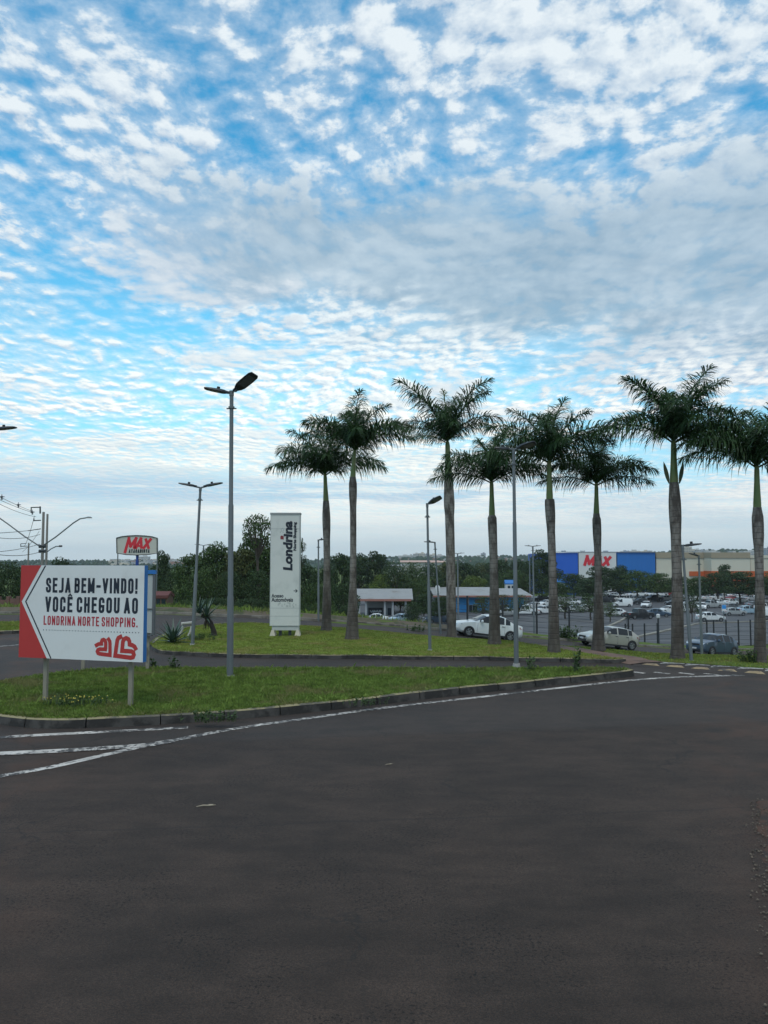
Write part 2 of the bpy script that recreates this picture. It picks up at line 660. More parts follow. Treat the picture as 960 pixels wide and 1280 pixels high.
# ------------------------------------------------------------------ lettering
_Q = [(1, .70), (1, .86), (.93, .94), (.72, 1), (.28, 1), (.07, .94), (0, .86)]
GL = {
    'S': (1, [[(1, .76), (1, .86), (.9, .95), (.68, 1), (.32, 1), (.1, .95), (0, .86), (0, .70), (.12, .60), (.88, .40), (1, .30), (1, .14), (.9, .05), (.68, 0), (.32, 0), (.1, .05), (0, .14), (0, .24)]]),
    'E': (.88, [[(1, 1), (0, 1), (0, 0), (1, 0)], [(0, .52), (.85, .52)]]),
    'J': (.8, [[(1, 1), (1, .14), (.88, .05), (.6, 0), (.3, 0), (0, 0)]]),
    'A': (1.1, [[(0, 0), (.5, 1), (1, 0)], [(.2, .24), (.8, .24)]]),
    'B': (1, [[(0, .52), (.7, .52), (.95, .60), (1, .68), (1, .86), (.9, .95), (.68, 1), (0, 1), (0, 0), (.68, 0), (.9, .05), (1, .14), (1, .36), (.95, .45), (.7, .52)]]),
    'M': (1.45, [[(0, 0), (0, 1), (.5, .12), (1, 1), (1, 0)]]),
    '-': (.75, [[(.05, .44), (.95, .44)]]),
    'V': (1.1, [[(0, 1), (.5, 0), (1, 1)]]),
    'I': (0, [[(0, 0), (0, 1)]]),
    'N': (1.05, [[(0, 0), (0, 1), (1, 0), (1, 1)]]),
    'D': (1, [[(0, 0), (0, 1), (.66, 1), (.9, .95), (1, .86), (1, .14), (.9, .05), (.66, 0), (0, 0)]]),
    'O': (1, [[(1, .5), (1, .86), (.9, .95), (.68, 1), (.32, 1), (.1, .95), (0, .86), (0, .14), (.1, .05), (.32, 0), (.68, 0), (.9, .05), (1, .14), (1, .5)]]),
    'C': (1, [[(1, .74), (1, .86), (.9, .95), (.68, 1), (.32, 1), (.1, .95), (0, .86), (0, .14), (.1, .05), (.32, 0), (.68, 0), (.9, .05), (1, .14), (1, .26)]]),
    'G': (1, [[(1, .78), (1, .86), (.9, .95), (.68, 1), (.32, 1), (.1, .95), (0, .86), (0, .14), (.1, .05), (.32, 0), (.68, 0), (.9, .05), (1, .14), (1, .42), (.62, .42)]]),
    'H': (1, [[(0, 0), (0, 1)], [(1, 0), (1, 1)], [(0, .51), (1, .51)]]),
    'U': (1, [[(0, 1), (0, .14), (.1, .05), (.32, 0), (.68, 0), (.9, .05), (1, .14), (1, 1)]]),
    'L': (.82, [[(0, 1), (0, 0), (1, 0)]]),
    'R': (1, [[(0, 0), (0, 1), (.68, 1), (.9, .95), (1, .86), (1, .64), (.9, .54), (.68, .48), (0, .48)], [(.62, .48), (1, 0)]]),
    'T': (1.0, [[(0, 1), (1, 1)], [(.5, 1), (.5, 0)]]),
    'P': (1, [[(0, 0), (0, 1), (.68, 1), (.9, .95), (1, .86), (1, .60), (.9, .50), (.68, .44), (0, .44)]]),
    'X': (1.1, [[(0, 0), (1, 1)], [(0, 1), (1, 0)]]),
    '!': (0, [[(0, .32), (0, 1)], [(0, 0), (0, .03)]]),
    '.': (0, [[(0, 0), (0, .03)]]),
    ' ': (.25, []),
}


def ribbon(mb, pts, t, fn, h, caps=True, clip=None):
    """flat mitred band of width t along 2-D points; fn(u, v, h) places it; sharp turns start a new piece"""
    P = [Vector(p) for p in pts]
    closed = (P[0] - P[-1]).length < 1e-6
    runs = [[P[0]]]
    for i in range(1, len(P)):
        runs[-1].append(P[i])
        if i < len(P) - 1:
            d1, d2 = (P[i] - P[i - 1]).normalized(), (P[i + 1] - P[i]).normalized()
            if d1.dot(d2) < -.15:
                runs.append([P[i]])
    if len(runs) > 1:
        closed = False
    for q, P in enumerate(runs):
        cl = closed
        hh = h + .0005 * (q % 3)
        if cl:
            P = P[:-1]
        n = len(P)
        if not cl:
            P = [p.copy() for p in P]
            if caps or q > 0:
                P[0] = P[0] + (P[0] - P[1]).normalized() * t / 2
            if caps or q < len(runs) - 1:
                P[-1] = P[-1] + (P[-1] - P[-2]).normalized() * t / 2
        L, R = [], []
        for i in range(n):
            a = P[i - 1] if (cl or i > 0) else None
            c = P[(i + 1) % n] if (cl or i < n - 1) else None
            d1 = (P[i] - a).normalized() if a is not None else (c - P[i]).normalized()
            d2 = (c - P[i]).normalized() if c is not None else d1
            m = Vector((-(d1.y + d2.y), d1.x + d2.x))
            if m.length < 1e-6:
                m = Vector((-d1.y, d1.x))
            m.normalize()
            k = max(.6, m.dot(Vector((-d1.y, d1.x))))
            L.append(P[i] + m * (t / 2 / k))
            R.append(P[i] - m * (t / 2 / k))
        if clip:
            for p in L + R:
                p.y = min(max(p.y, clip[0]), clip[1])
        vs = [fn(p.x, p.y, hh) for p in L] + [fn(p.x, p.y, hh) for p in R]
        fs = []
        for i in range(n if cl else n - 1):
            j = (i + 1) % n
            fs.append((i, n + i, n + j, j))
        mb.add(vs, fs)


def stroke_text(mb, text, u0, v0, u1, v1, t, fn, h=.003, shear=0.0, gap=None):
    """condensed capitals between (u0, v0) low left and (u1, v1) top right; t = stroke, a share of the height"""
    H = v1 - v0
    T = t * H
    gap = gap if gap is not None else .42 * T / H + .03
    W = .36 * H - T * .0
    ws = []
    for ch in text:
        base = {'Ê': 'E', 'Ó': 'O'}.get(ch, ch)
        k = GL[base][0]
        ws.append(k * W * .62 + (T if base != ' ' else 0))
    tot = sum(ws) + gap * H * (len(text) - 1)
    sx = (u1 - u0) / tot
    x = 0.0
    for i, ch in enumerate(text):
        base = {'Ê': 'E', 'Ó': 'O'}.get(ch, ch)
        strokes = list(GL[base][1])
        w = ws[i] - (T if base != ' ' else 0)
        for q, st in enumerate(strokes):
            pts = []
            for (a, b) in st:
                uu = u0 + (x + T / 2 + a * w) * sx
                vv = v0 + T / 2 + b * (H - T)
                pts.append((uu + shear * (vv - v0), vv))
            ribbon(mb, pts, T, fn, h + .0006 * q, clip=(v0, v1))
        if ch == 'Ê':
            cx = u0 + (x + T / 2 + .5 * w) * sx
            ww = w * sx * .42
            ribbon(mb, [(cx - ww, v1 + H * .07), (cx, v1 + H * .17), (cx + ww, v1 + H * .07)], T * .62, fn, h)
        x += ws[i] + gap * H


def font_mesh(text, bold=0.0, shear=0.0):
    """sans lettering as a mesh, baseline at y=0, returned with its width and cap height 1"""
    cu = bpy.data.curves.new('lettering', 'FONT')
    cu.body = text
    cu.size = 1.37
    cu.offset = bold
    cu.shear = shear
    cu.resolution_u = 3
    ob = bpy.data.objects.new('lettering_source', cu)
    COL.objects.link(ob)
    dg = bpy.context.evaluated_depsgraph_get()
    me = bpy.data.meshes.new_from_object(ob.evaluated_get(dg))
    co = np.array([v.co[:] for v in me.vertices])
    fs = [tuple(p.vertices) for p in me.polygons]
    bpy.data.objects.remove(ob)
    bpy.data.curves.remove(cu)
    bpy.data.meshes.remove(me)
    return co, fs


def font_text(mb, text, fn, u0, v0, u1, v1, bold=.03, shear=0.0, h=.004):
    """stretch the word into the box (u0, v0)-(u1, v1)"""
    co, fs = font_mesh(text, bold, shear)
    a, b = co[:, 0].min(), co[:, 0].max()
    c, d = co[:, 1].min(), co[:, 1].max()
    vs = [fn(u0 + (p[0] - a) / (b - a) * (u1 - u0), v0 + (p[1] - c) / (d - c) * (v1 - v0), h) for p in co]
    mb.add(vs, fs)

# ================================================================== the setting
ASPH, TURF = asphalt_mat(), turf_mat()


def smooth_line(pts, step=.3, closed=False):
    P = [Vector(p[:2]) for p in pts]
    n = len(P)
    out = []
    rng = range(n) if closed else range(n - 1)
    for i in rng:
        if closed:
            a, b, c, d = P[i - 1], P[i], P[(i + 1) % n], P[(i + 2) % n]
        else:
            a, b, c, d = P[max(i - 1, 0)], P[i], P[i + 1], P[min(i + 2, n - 1)]
        k = max(1, int((c - b).length / step))
        for j in range(k):
            t = j / k
            out.append(.5 * ((2 * b) + (c - a) * t + (2 * a - 5 * b + 4 * c - d) * t * t + (3 * b - a - 3 * c + d) * t ** 3))
    if not closed:
        out.append(P[-1])
    return out


def offset_line(pts, d, closed=False):
    """to the left of the walking direction"""
    n = len(pts)
    out = []
    for i in range(n):
        if closed:
            t = (pts[(i + 1) % n] - pts[i - 1])
        else:
            t = pts[min(i + 1, n - 1)] - pts[max(i - 1, 0)]
        t.normalize()
        out.append(pts[i] + Vector((-t.y, t.x)) * d)
    return out


def inside(poly, x, y):
    x = np.asarray(x)
    y = np.asarray(y)
    r = np.zeros(x.shape, bool)
    n = len(poly)
    j = n - 1
    for i in range(n):
        xi, yi, xj, yj = poly[i][0], poly[i][1], poly[j][0], poly[j][1]
        if yi != yj:
            c = ((yi > y) != (yj > y)) & (x < (xj - xi) * (y - yi) / (yj - yi) + xi)
            r ^= c
        j = i
    return r


def px_line(pts):
    return [hit(a, b).xy for a, b in pts]


# ---- ground: one sheet out to the hills
def make_ground():
    xs = np.concatenate([[-1500, -900, -500, -300, -200, -150, -110, -80, -60, -48], np.arange(-40, 50.1, 1.25), [54, 60, 68, 78, 90, 110, 140, 180, 240, 320, 450, 700, 1100, 1700]])
    ys = np.concatenate([[-120, -60, -25, -10, 0, 8, 14], np.arange(18, 75, 1.0), [78, 82, 88, 95, 105, 120, 140, 170, 220, 260, 300, 400, 600, 900, 1250]])
    X, Y = np.meshgrid(xs, ys)
    Z = gz(X, Y)
    Z = Z - np.where((Y < 24) | ((X < -4) & (Y < 44)), .05, 0.0)
    b = MB()
    b.grid([[(X[i, j], Y[i, j], Z[i, j]) for j in range(len(xs))] for i in range(len(ys))])
    tag(b.build('ground', TURF, sharp=180), kind='structure')


make_ground()


# ---- hills at the horizon
def hill_h(x, y):
    k = np.clip((y - 1000) / 900, 0, 1)
    k = k * k * (3 - 2 * k)
    px = x / np.maximum(y, 1) * F + 480
    top = np.interp(px, [-500, 0, 200, 420, 560, 700, 830, 900, 1000, 1500], [11, 10, 11, 13, 15, 19, 27, 32, 30, 24])
    return -11 + k * top


def make_hills():
    b = MB()
    rows = []
    for y in np.concatenate([np.arange(1000, 2300, 45), [2500, 2900, 3400]]):
        r = []
        for x in np.arange(-2400, 2401, 60):
            z = float(hill_h(x, y)) + (mnoise.noise(Vector((x / 170, y / 170, 0))) * 2.2 + mnoise.noise(Vector((x / 50, y / 50, 3))) * .9) * min(1, (y - 990) / 300)
            if y > 2400:
                z -= (y - 2300) * .02
            r.append((x, y, z))
        rows.append(r)
    b.grid(rows)
    m = mat('far_woodland', (.030, .055, .030), .95, 0, .35, .02, (.08, .095, .05), (.5, .6), .008, spec=.1)
    tag(b.build('hills', m, sharp=180), kind='structure')


make_hills()


# ---- main road, flat
def make_road():
    b = MB()
    xs = list(np.arange(-70, 70.1, 2.0))
    # near apron
    yy = [-14, -6, 0, 6, 12, 18, 21, 23.45]
    b.grid([[(x, y, 0) for x in xs] for y in yy])
    # between the two islands and out to the left
    xs = list(np.arange(-70, 4.1, 2.0))
    yy = [23.45, 25, 26.5]
    b.grid([[(x, y, 0) for x in xs] for y in yy])
    xs = list(np.arange(-70, -5.9, 2.0))
    yy = [26.5, 30, 34, 36.6]
    b.grid([[(x, y, 0) for x in xs] for y in yy])
    tag(b.build('road', ASPH), kind='structure')


make_road()


# ---- back street that drops away to the right
def make_street():
    b = MB()
    rows = []
    for x in list(np.arange(-70, -12, 6)) + list(np.arange(-12, 81, 1.5)):
        yc = float(street_y(x))
        rows.append([(x, yc + t, float(street_z(x)) + .045 - (.02 if abs(t) > 2.8 else 0)) for t in (-2.95, -1.5, 0, 1.5, 2.95)])
    b.grid(rows)
    tag(b.build('street', ASPH), kind='structure')
    # kerb along its far side
    k = MB()
    rows = []
    for x in list(np.arange(-70, -12, 6)) + list(np.arange(-12, 60, 1.5)):
        yc, z = float(street_y(x)), float(street_z(x))
        rows.append([(x, yc + 3.0, z - .05), (x, yc + 3.02, z + .17), (x, yc + 3.2, z + .17), (x, yc + 3.22, z - .05)])
    k.grid(rows)
    tag(k.build('kerb', mat('old_kerb', (.20, .18, .15), .9, 0, .3, 3, (.10, .085, .07), (.45, .6), 1.2)), kind='structure')


make_street()


# ---- car park down the slope
def lot_front(x):
    return float(street_y(x)) + 3.4 + float(np.interp(x, _BX, _BW))


def make_lot():
    b = MB()
    rows = []
    xs = np.concatenate([np.arange(-8, 60, 2.0), np.arange(60, 170, 5)])
    for v in np.linspace(0, 1, 60):
        r = []
        for x in xs:
            y0 = lot_front(x)
            y = y0 + (236 - y0) * v ** 1.5
            r.append((x, y, float(gz(x, y)) + .06))
        rows.append(r)
    b.grid(rows)
    m = mat('car_park_asphalt', (.060, .060, .064), .85, 0, .18, .6, (.085, .083, .083), (.48, .66), .12)
    tag(b.build('car_park_ground', m), kind='structure')


make_lot()

# ---- traffic islands
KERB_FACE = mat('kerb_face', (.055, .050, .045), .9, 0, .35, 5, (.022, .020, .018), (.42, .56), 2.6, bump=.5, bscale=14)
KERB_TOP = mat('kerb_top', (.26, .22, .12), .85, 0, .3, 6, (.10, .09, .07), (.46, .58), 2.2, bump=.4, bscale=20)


def kerb_ring(line, h=.17, w=.15, closed=True, inner=1, name='kerb'):
    """line runs counter-clockwise: the island is on its left"""
    jit = [Vector((mnoise.noise(Vector((p.x * 1.3, p.y * 1.3, 0))) * .012, mnoise.noise(Vector((p.x * .9, p.y * .9, 5))) * .012)) for p in line]
    l0 = [p + q for p, q in zip(line, jit)]
    l1 = offset_line(l0, .025, closed)
    l2 = offset_line(l0, w, closed)
    hz = [h + mnoise.noise(Vector((p.x * .8, p.y * .8, 9))) * .018 for p in line]
    b = MB()
    n = len(line)
    rng = range(n if closed else n - 1)
    for i in rng:
        j = (i + 1) % n
        keep = (l0[i], l1[i], l2[i])
        if i % 4 == 0:
            l0[i], l1[i], l2[i] = l0[i].lerp(l0[j], .07), l1[i].lerp(l1[j], .07), l2[i].lerp(l2[j], .07)
        b.cur = 0
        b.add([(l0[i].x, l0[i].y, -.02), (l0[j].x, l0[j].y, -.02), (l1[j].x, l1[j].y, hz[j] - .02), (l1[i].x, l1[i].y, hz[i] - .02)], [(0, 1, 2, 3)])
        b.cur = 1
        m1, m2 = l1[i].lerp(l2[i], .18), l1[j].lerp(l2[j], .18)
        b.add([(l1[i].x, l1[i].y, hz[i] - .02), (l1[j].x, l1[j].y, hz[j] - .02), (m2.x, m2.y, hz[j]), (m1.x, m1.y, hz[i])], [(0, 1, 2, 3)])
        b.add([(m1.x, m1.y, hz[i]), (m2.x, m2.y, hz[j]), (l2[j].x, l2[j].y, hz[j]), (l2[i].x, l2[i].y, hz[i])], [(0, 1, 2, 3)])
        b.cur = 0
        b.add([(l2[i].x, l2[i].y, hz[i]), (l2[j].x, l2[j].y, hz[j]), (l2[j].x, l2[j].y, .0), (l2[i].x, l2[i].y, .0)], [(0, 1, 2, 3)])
        l0[i], l1[i], l2[i] = keep
    o = b.build(name, [KERB_FACE, KERB_TOP])
    tag(o, kind='structure')
    return l2


front = [(-70, 894), (0, 906), (60, 911), (130, 909.5), (200, 906), (300, 899), (400, 889.5), (500, 878), (600, 866.5), (700, 856), (765, 849)]
tipb = [(793, 845), (772, 842.5), (700, 842.5), (600, 842.5), (480, 842.5), (360, 842.5), (260, 842.5), (190, 842), (110, 845), (50, 852), (0, 860), (-70, 875)]
ISL1 = smooth_line(px_line(front + tipb), .25, True)
isl1_in = kerb_ring(ISL1)


def flat_soil(line, z, name):
    from mathutils.geometry import tessellate_polygon
    vs = [Vector((p.x, p.y, z)) for p in line]
    tr = tessellate_polygon([vs])
    b = MB()
    b.add(vs, [tuple(t) for t in tr])
    o = b.build(name, TURF, fix=True)
    return tag(o, kind='structure')


flat_soil(isl1_in, .15, 'island_soil')

# second island: the lawn with the totem and the palms
L2_FRONT = px_line([(187, 809), (194, 815), (212, 818.5), (300, 822.5), (400, 823.5), (500, 824.5), (600, 825.5), (700, 828), (760, 829.5), (783, 828)])
L2_BACK = [Vector(p) for p in [(-8.35, 28.2), (-8.6, 31.5), (-8.1, 34.4), (-6.0, 35.9), (-3, 35.9), (0, 34.4), (2.6, 31.0), (4.6, 27.6), (5.7, 25.2), (6.3, 23.9), (6.75, 22.9)]]
l2f = smooth_line(L2_FRONT, .25)
l2b = smooth_line(L2_BACK, .25)
kerb_ring(l2f, h=.125, closed=False)
kerb_ring(list(reversed(smooth_line(L2_BACK[:4], .25))) + [l2f[0]], h=.15, closed=False)


def resample(line, n):
    L = [0]
    for a, b in zip(line, line[1:]):
        L.append(L[-1] + (b - a).length)
    s = np.linspace(0, L[-1], n)
    return np.stack([np.interp(s, L, [p.x for p in line]), np.interp(s, L, [p.y for p in line])], 1)


LAWN = np.concatenate([resample(l2f, 60), resample(l2b, 60)[::-1]])


def lawn_z(x, y):
    return gz(x, y) + .13


def make_lawn():
    A, B = resample(offset_line(l2f, .12), 60), resample(l2b, 60)
    b = MB()
    rows = []
    for v in np.linspace(0, 1, 24):
        P = A * (1 - v) + B * v
        z = lawn_z(P[:, 0], P[:, 1]) - .10 * max(0, (v - .88) / .12)
        rows.append([(P[i, 0], P[i, 1], float(z[i])) for i in range(60)])
    b.grid(rows)
    tag(b.build('lawn', mat('lawn_soil', (.175, .22, .048), .95, 0, .3, 5, (.21, .18, .07), (.5, .72), .8, spec=.1)), kind='structure')


make_lawn()

# left-hand median
MED = [Vector(p) for p in [(-30, 30.6), (-19, 30.8), (-16, 31.2), (-14.6, 32.2), (-14.4, 34), (-15.2, 35.6), (-17, 36.2), (-30, 36.4)]]
med = smooth_line(MED, .4, True)
med_in = kerb_ring(med, h=.14, name='kerb')
flat_soil(med_in, .125, 'island_soil')

# ---- dirt path across the crest on the right
def strip(pts, w, name, m, off, n=.5):
    line = smooth_line(pts, n)
    l, r = offset_line(line, w / 2), offset_line(line, -w / 2)
    b = MB()
    rows = []
    for p, q in zip(l, r):
        row = []
        for t in (0, .25, .5, .75, 1):
            s = p.lerp(q, t)
            s = s + Vector((mnoise.noise(Vector((s.x, s.y, 1))), mnoise.noise(Vector((s.x, s.y, 2))))) * (.16 if t in (0, 1) else 0)
            row.append((s.x, s.y, float(gz(s.x, s.y)) + (off if t not in (0, 1) else .012)))
        rows.append(row)
    b.grid(rows)
    return tag(b.build(name, m), kind='structure')


DIRT = mat('red_dirt', (.155, .095, .07), .95, 0, .25, 4, (.10, .06, .045), (.45, .62), 1.5, bump=.3)
strip([(3.2, 33.0), (4.6, 29.8), (5.75, 27), (6.55, 25.2), (7.2, 23.9), (7.7, 22.5)], 1.3, 'path', DIRT, .05)
# worn, bare verge on the far side of the street
VERGE = mat('dry_verge', (.105, .082, .055), .95, 0, .25, 3, (.05, .055, .022), (.48, .62), .9, bump=.3)
b = MB()
rows = []
for x in np.arange(-30, 9, 1.5):
    rows.append([(x, float(street_y(x)) + t, float(gz(x, float(street_y(x)) + t)) + .05) for t in (3.25, 4, 5, 6, 7.2)])
b.grid(rows)
tag(b.build('verge', VERGE), kind='structure')

# ---- painted lines
WHITE = paint_mat('road_paint_white', (.58, .53, .48), .51)
WHITE2 = paint_mat('road_paint_worn', (.58, .53, .48), .495)


def line_mark(pix, w, m, off=.005, taper=None):
    line = smooth_line(px_line(pix), .25)
    b = MB()
    n = len(line)
    ws = [w if taper is None else w * (1 + (taper - 1) * i / (n - 1)) for i in range(n)]
    rows = []
    nrm = [(q - p) for p, q in zip(offset_line(line, 0), offset_line(line, 1))]
    for i in range(n):
        rows.append([((line[i] + nrm[i] * s * ws[i] / 2).x, (line[i] + nrm[i] * s * ws[i] / 2).y, off) for s in (1, -1)])
    b.grid(rows)
    tag(b.build('road_marking', m), kind='structure')


line_mark([(-60, 986), (0, 970.5), (60, 960), (150, 939.5), (205, 928), (300, 910), (400, 896), (480, 885), (600, 871.5), (700, 860), (800, 849.5), (880, 845.5), (1010, 842.5)], .165, WHITE)
line_mark([(-80, 947), (0, 942.5), (100, 937.5), (190, 931), (215, 926.5)], .24, WHITE2, .009)
line_mark([(-80, 930), (0, 922), (80, 917.5), (160, 913.5), (235, 909.5)], .19, WHITE2, .005)
line_mark([(-60, 812), (0, 808), (24, 806)], .12, WHITE, .005)
for i in range(7):      # short dashes at the island's tip
    x = 797 + i * 31
    y = 840.6 + i * .75
    line_mark([(x - 10, y - 1.0), (x + 9, y + 1.2)], .15, WHITE, .006)


# raised hump with triangles
def make_hump():
    a0, a1 = hit(796, 826.5).xy, hit(990, 838.5).xy
    b0, b1 = hit(790, 832.5).xy, hit(990, 850.0).xy
    b = MB()
    rows = []
    for u in np.linspace(0, 1, 14):
        p, q = a0.lerp(a1, u), b0.lerp(b1, u)
        rows.append([(p.lerp(q, t).x, p.lerp(q, t).y, .006 + .03 * math.sin(math.pi * t ** .5) if 0 < t < 1 else .004) for t in (0, .04, .1, .2, .3, .4, .5, .6, .7, .8, .9, 1)])
    b.grid(rows)
    tag(b.build('speed_hump', ASPH, sharp=180), kind='structure')
    pw = paint_mat('hump_paint_white', (.50, .48, .45), .54)
    py = paint_mat('hump_paint_yellow', (.44, .31, .16), .54)
    mw, my = MB(), MB()
    n = 6

    def P(u, t):
        s = a0.lerp(a1, u).lerp(b0.lerp(b1, u), t)
        return (s.x, s.y, .012 + .03 * math.sin(math.pi * t ** .5))
    for i in range(n):
        u0, u1 = (i + .05) / n, (i + .98) / n
        um = (u0 + u1) / 2
        mw.add([P(u0, .04), P(um, .04), P(u1, .04), P(u1, .2), P(um, .24), P(u0, .42)], [(0, 1, 4, 5), (1, 2, 3, 4)])
        my.add([P(um, .5), P(u1 - .01, .46), P(u1 + .02, .74), P(um - .03, .72)], [(0, 1, 2, 3)])
    tag(mw.build('road_marking', pw), kind='structure')
    tag(my.build('road_marking', py), kind='structure')


make_hump()


# red earth shoulder that begins at the right, close by
def make_shoulder():
    b = MB()
    rows = []
    pts = []
    for i in range(60):
        t = i / 59
        y = 3.2 + 6.6 * t
        x = 2.62 + .44 * (y - 5.2) + .10 * mnoise.noise(Vector((y * 2.2, 1, 0))) + .07 * mnoise.noise(Vector((y * 9, 2, 0)))
        pts.append((x, y))
        rows.append([(x, y, .004), (x + .12, y, .012), (x + .5, y, .014 + .01 * mnoise.noise(Vector((y * 3, 7, 0)))), (x + 1.5, y, .012), (x + 5, y, .012)])
    b.grid(rows)
    m = mat('shoulder_earth', (.075, .034, .020), .95, 0, .35, 9, (.030, .020, .016), (.42, .62), 3.0, bump=.8, bscale=60)
    tag(b.build('verge', m, sharp=180), kind='structure')
    R = random.Random(44)
    g = MB()
    for i in range(900):
        x0, y = R.choice(pts)
        x, y = x0 + abs(R.gauss(0, .35)) - .12, y + R.uniform(-.1, .1)
        s = R.uniform(.004, .014)
        ph = R.uniform(0, 6)
        r = [[(x + s * k * math.cos(ph + q * 1.2566), y + s * k * R.uniform(.7, 1.1) * math.sin(ph + q * 1.2566), .012 + h * s) for q in range(5)] for h, k in ((-.3, .8), (.3, 1), (.9, .5))]
        g.grid(r, closed=True)
        g.add(r[-1], [tuple(range(5))])
    tag(g.build('gravel', mat('pebble', (.11, .085, .07), .9, island=.5)), kind='stuff')


make_shoulder()


# pale kerbs and bay lines of the car park
def lot_strip(pa, pb, w, h, m, name='kerb'):
    A, B = hit(*pa, .06), hit(*pb, .06)
    b = MB()
    n = 12
    t = (B.xy - A.xy).normalized()
    q = Vector((-t.y, t.x)) * w / 2
    rows = []
    for i in range(n + 1):
        p = A.xy.lerp(B.xy, i / n)
        z = float(gz(p.x, p.y)) + .06
        l, r = p + q, p - q
        rows.append([(l.x, l.y, z), (l.x, l.y, z + h), (r.x, r.y, z + h), (r.x, r.y, z)])
    b.grid(rows)
    tag(b.build(name, m), kind='structure')


PALEK = mat('pale_kerb', (.24, .22, .18), .9, 0, .2, 2)
lot_strip((640, 793), (786, 770.5), .45, .14, PALEK)
lot_strip((795, 797), (872, 780), .5, .14, PALEK)
lot_strip((872, 780), (1010, 774), .45, .14, PALEK)
LOTW = mat('bay_paint', (.30, .29, .28), .8, 0, .2, 3)
for k, (pa, pb) in enumerate([((800, 800), (842, 801)), ((798, 806), (850, 807)), ((864, 790), (960, 794)), ((700, 783), (745, 780.5)), ((660, 786), (700, 788)),
                              ((705, 776), (740, 777)), ((846, 777), (868, 778)), ((905, 783), (960, 786)), ((650, 778), (690, 780)), ((895, 765), (912, 770))]):
    lot_strip(pa, pb, .12, .006, LOTW, 'road_marking')


# ---- grass
def grass_mat(name, a, b2, dry):
    m = bpy.data.materials.new(name)
    m.use_nodes = True
    g = NT(m.node_tree)
    bs = g.n['Principled BSDF']
    tc = g.node('ShaderNodeTexCoord').outputs['Object']
    r = g.node('ShaderNodeNewGeometry').outputs['Random Per Island']
    f = g.noise(tc, .8, 4, .6)
    f3 = g.noise(tc, 3.5, 4, .6)
    c = g.mix(r, a, b2)
    k = g.step(f3, .3, .7, .6, 1.2)
    c = g.mix(1.0, c, g.xyz(k, k, k), 'MULTIPLY')
    c = g.mix(g.step(g.m('ADD', f, g.m('MULTIPLY', r, .12)), .56, .72, 0, .8), c, dry)
    g.l.new(c, bs.inputs['Base Color'])
    bs.inputs['Roughness'].default_value = .8
    bs.inputs['Specular IOR Level'].default_value = .2
    tr = g.node('ShaderNodeBsdfTranslucent')
    g.l.new(c, tr.inputs[0])
    ms = g.node('ShaderNodeMixShader')
    ms.inputs[0].default_value = .3
    g.l.new(bs.outputs[0], ms.inputs[1])
    g.l.new(tr.outputs[0], ms.inputs[2])
    g.l.new(ms.outputs[0], g.n['Material Output'].inputs[0])
    return m


def blades(name, xyz, hmin, hmax, w, m, lean=.5):
    n = len(xyz)
    az = RNG.uniform(0, 2 * np.pi, n)
    h = RNG.uniform(hmin, hmax, n) * (.6 + .8 * RNG.random(n) ** 2)
    ln = RNG.uniform(0, lean, n) * h
    la = RNG.uniform(0, 2 * np.pi, n)
    dx, dy = np.cos(az) * w / 2, np.sin(az) * w / 2
    v = np.empty((n, 4, 3))
    base = xyz
    v[:, 0] = base + np.stack([dx, dy, np.full(n, -.01)], 1)
    v[:, 1] = base + np.stack([-dx, -dy, np.full(n, -.01)], 1)
    mid = base + np.stack([np.cos(la) * ln * .35, np.sin(la) * ln * .35, h * .6], 1)
    v[:, 2] = mid + np.stack([-dx * .8, -dy * .8, np.zeros(n)], 1)
    tip = base + np.stack([np.cos(la) * ln, np.sin(la) * ln, h * .97], 1)
    v[:, 3] = tip
    co = v.reshape(-1, 3)
    me = bpy.data.meshes.new(name)
    me.vertices.add(4 * n)
    me.vertices.foreach_set('co', co.ravel())
    me.loops.add(4 * n)
    me.polygons.add(n)
    me.loops.foreach_set('vertex_index', np.arange(4 * n).reshape(n, 4)[:, [0, 1, 2, 3]].ravel())
    me.polygons.foreach_set('loop_start', np.arange(n) * 4)
    me.polygons.foreach_set('loop_total', np.full(n, 4))
    me.materials.append(m)
    me.update(calc_edges=True)
    o = link(name, me)
    tag(o, kind='stuff')
    return o


def scatter(poly, n, clump=0.0, keep=None):
    P = np.array([(p[0], p[1]) for p in poly])
    a, b2 = P.min(0), P.max(0)
    out = []
    while sum(map(len, out)) < n:
        q = RNG.uniform(a, b2, (n * 2, 2))
        k = inside(poly, q[:, 0], q[:, 1])
        if clump:
            s = np.sin(q[:, 0] * 3.1 + 2 * np.sin(q[:, 1] * 2.3)) * np.sin(q[:, 1] * 3.7 + 1.7 * np.sin(q[:, 0] * 1.9))
            k &= RNG.random(len(q)) < 1 - clump * (.5 - .5 * s)
        if keep is not None:
            k &= keep(q[:, 0], q[:, 1])
        out.append(q[k])
    return np.concatenate(out)[:n]


G1 = grass_mat('rough_grass', (.13, .20, .035), (.23, .31, .07), (.24, .21, .09))
G2 = grass_mat('lawn_grass', (.18, .24, .040), (.27, .31, .068), (.30, .25, .09))
q = scatter([(p.x, p.y) for p in isl1_in], 190000, .5, lambda x, y: x > -12)
blades('grass', np.column_stack([q, np.full(len(q), .15)]), .022, .060, .013, G1, 1.0)
q = scatter([(p.x, p.y) for p in isl1_in], 1500, .85, lambda x, y: x > -12)
blades('grass', np.column_stack([q, np.full(len(q), .15)]), .08, .17, .02, G1, .8)
q = scatter([(p.x, p.y) for p in offset_line(isl1_in, -.07, True)], 26000, .5, lambda x, y: (x > -12) & ~inside([(p.x, p.y) for p in offset_line(isl1_in, .12, True)], x, y))
blades('grass', np.column_stack([q, np.full(len(q), .15)]), .03, .08, .014, G1, 1.4)
q = scatter([tuple(p) for p in LAWN], 130000, .4)
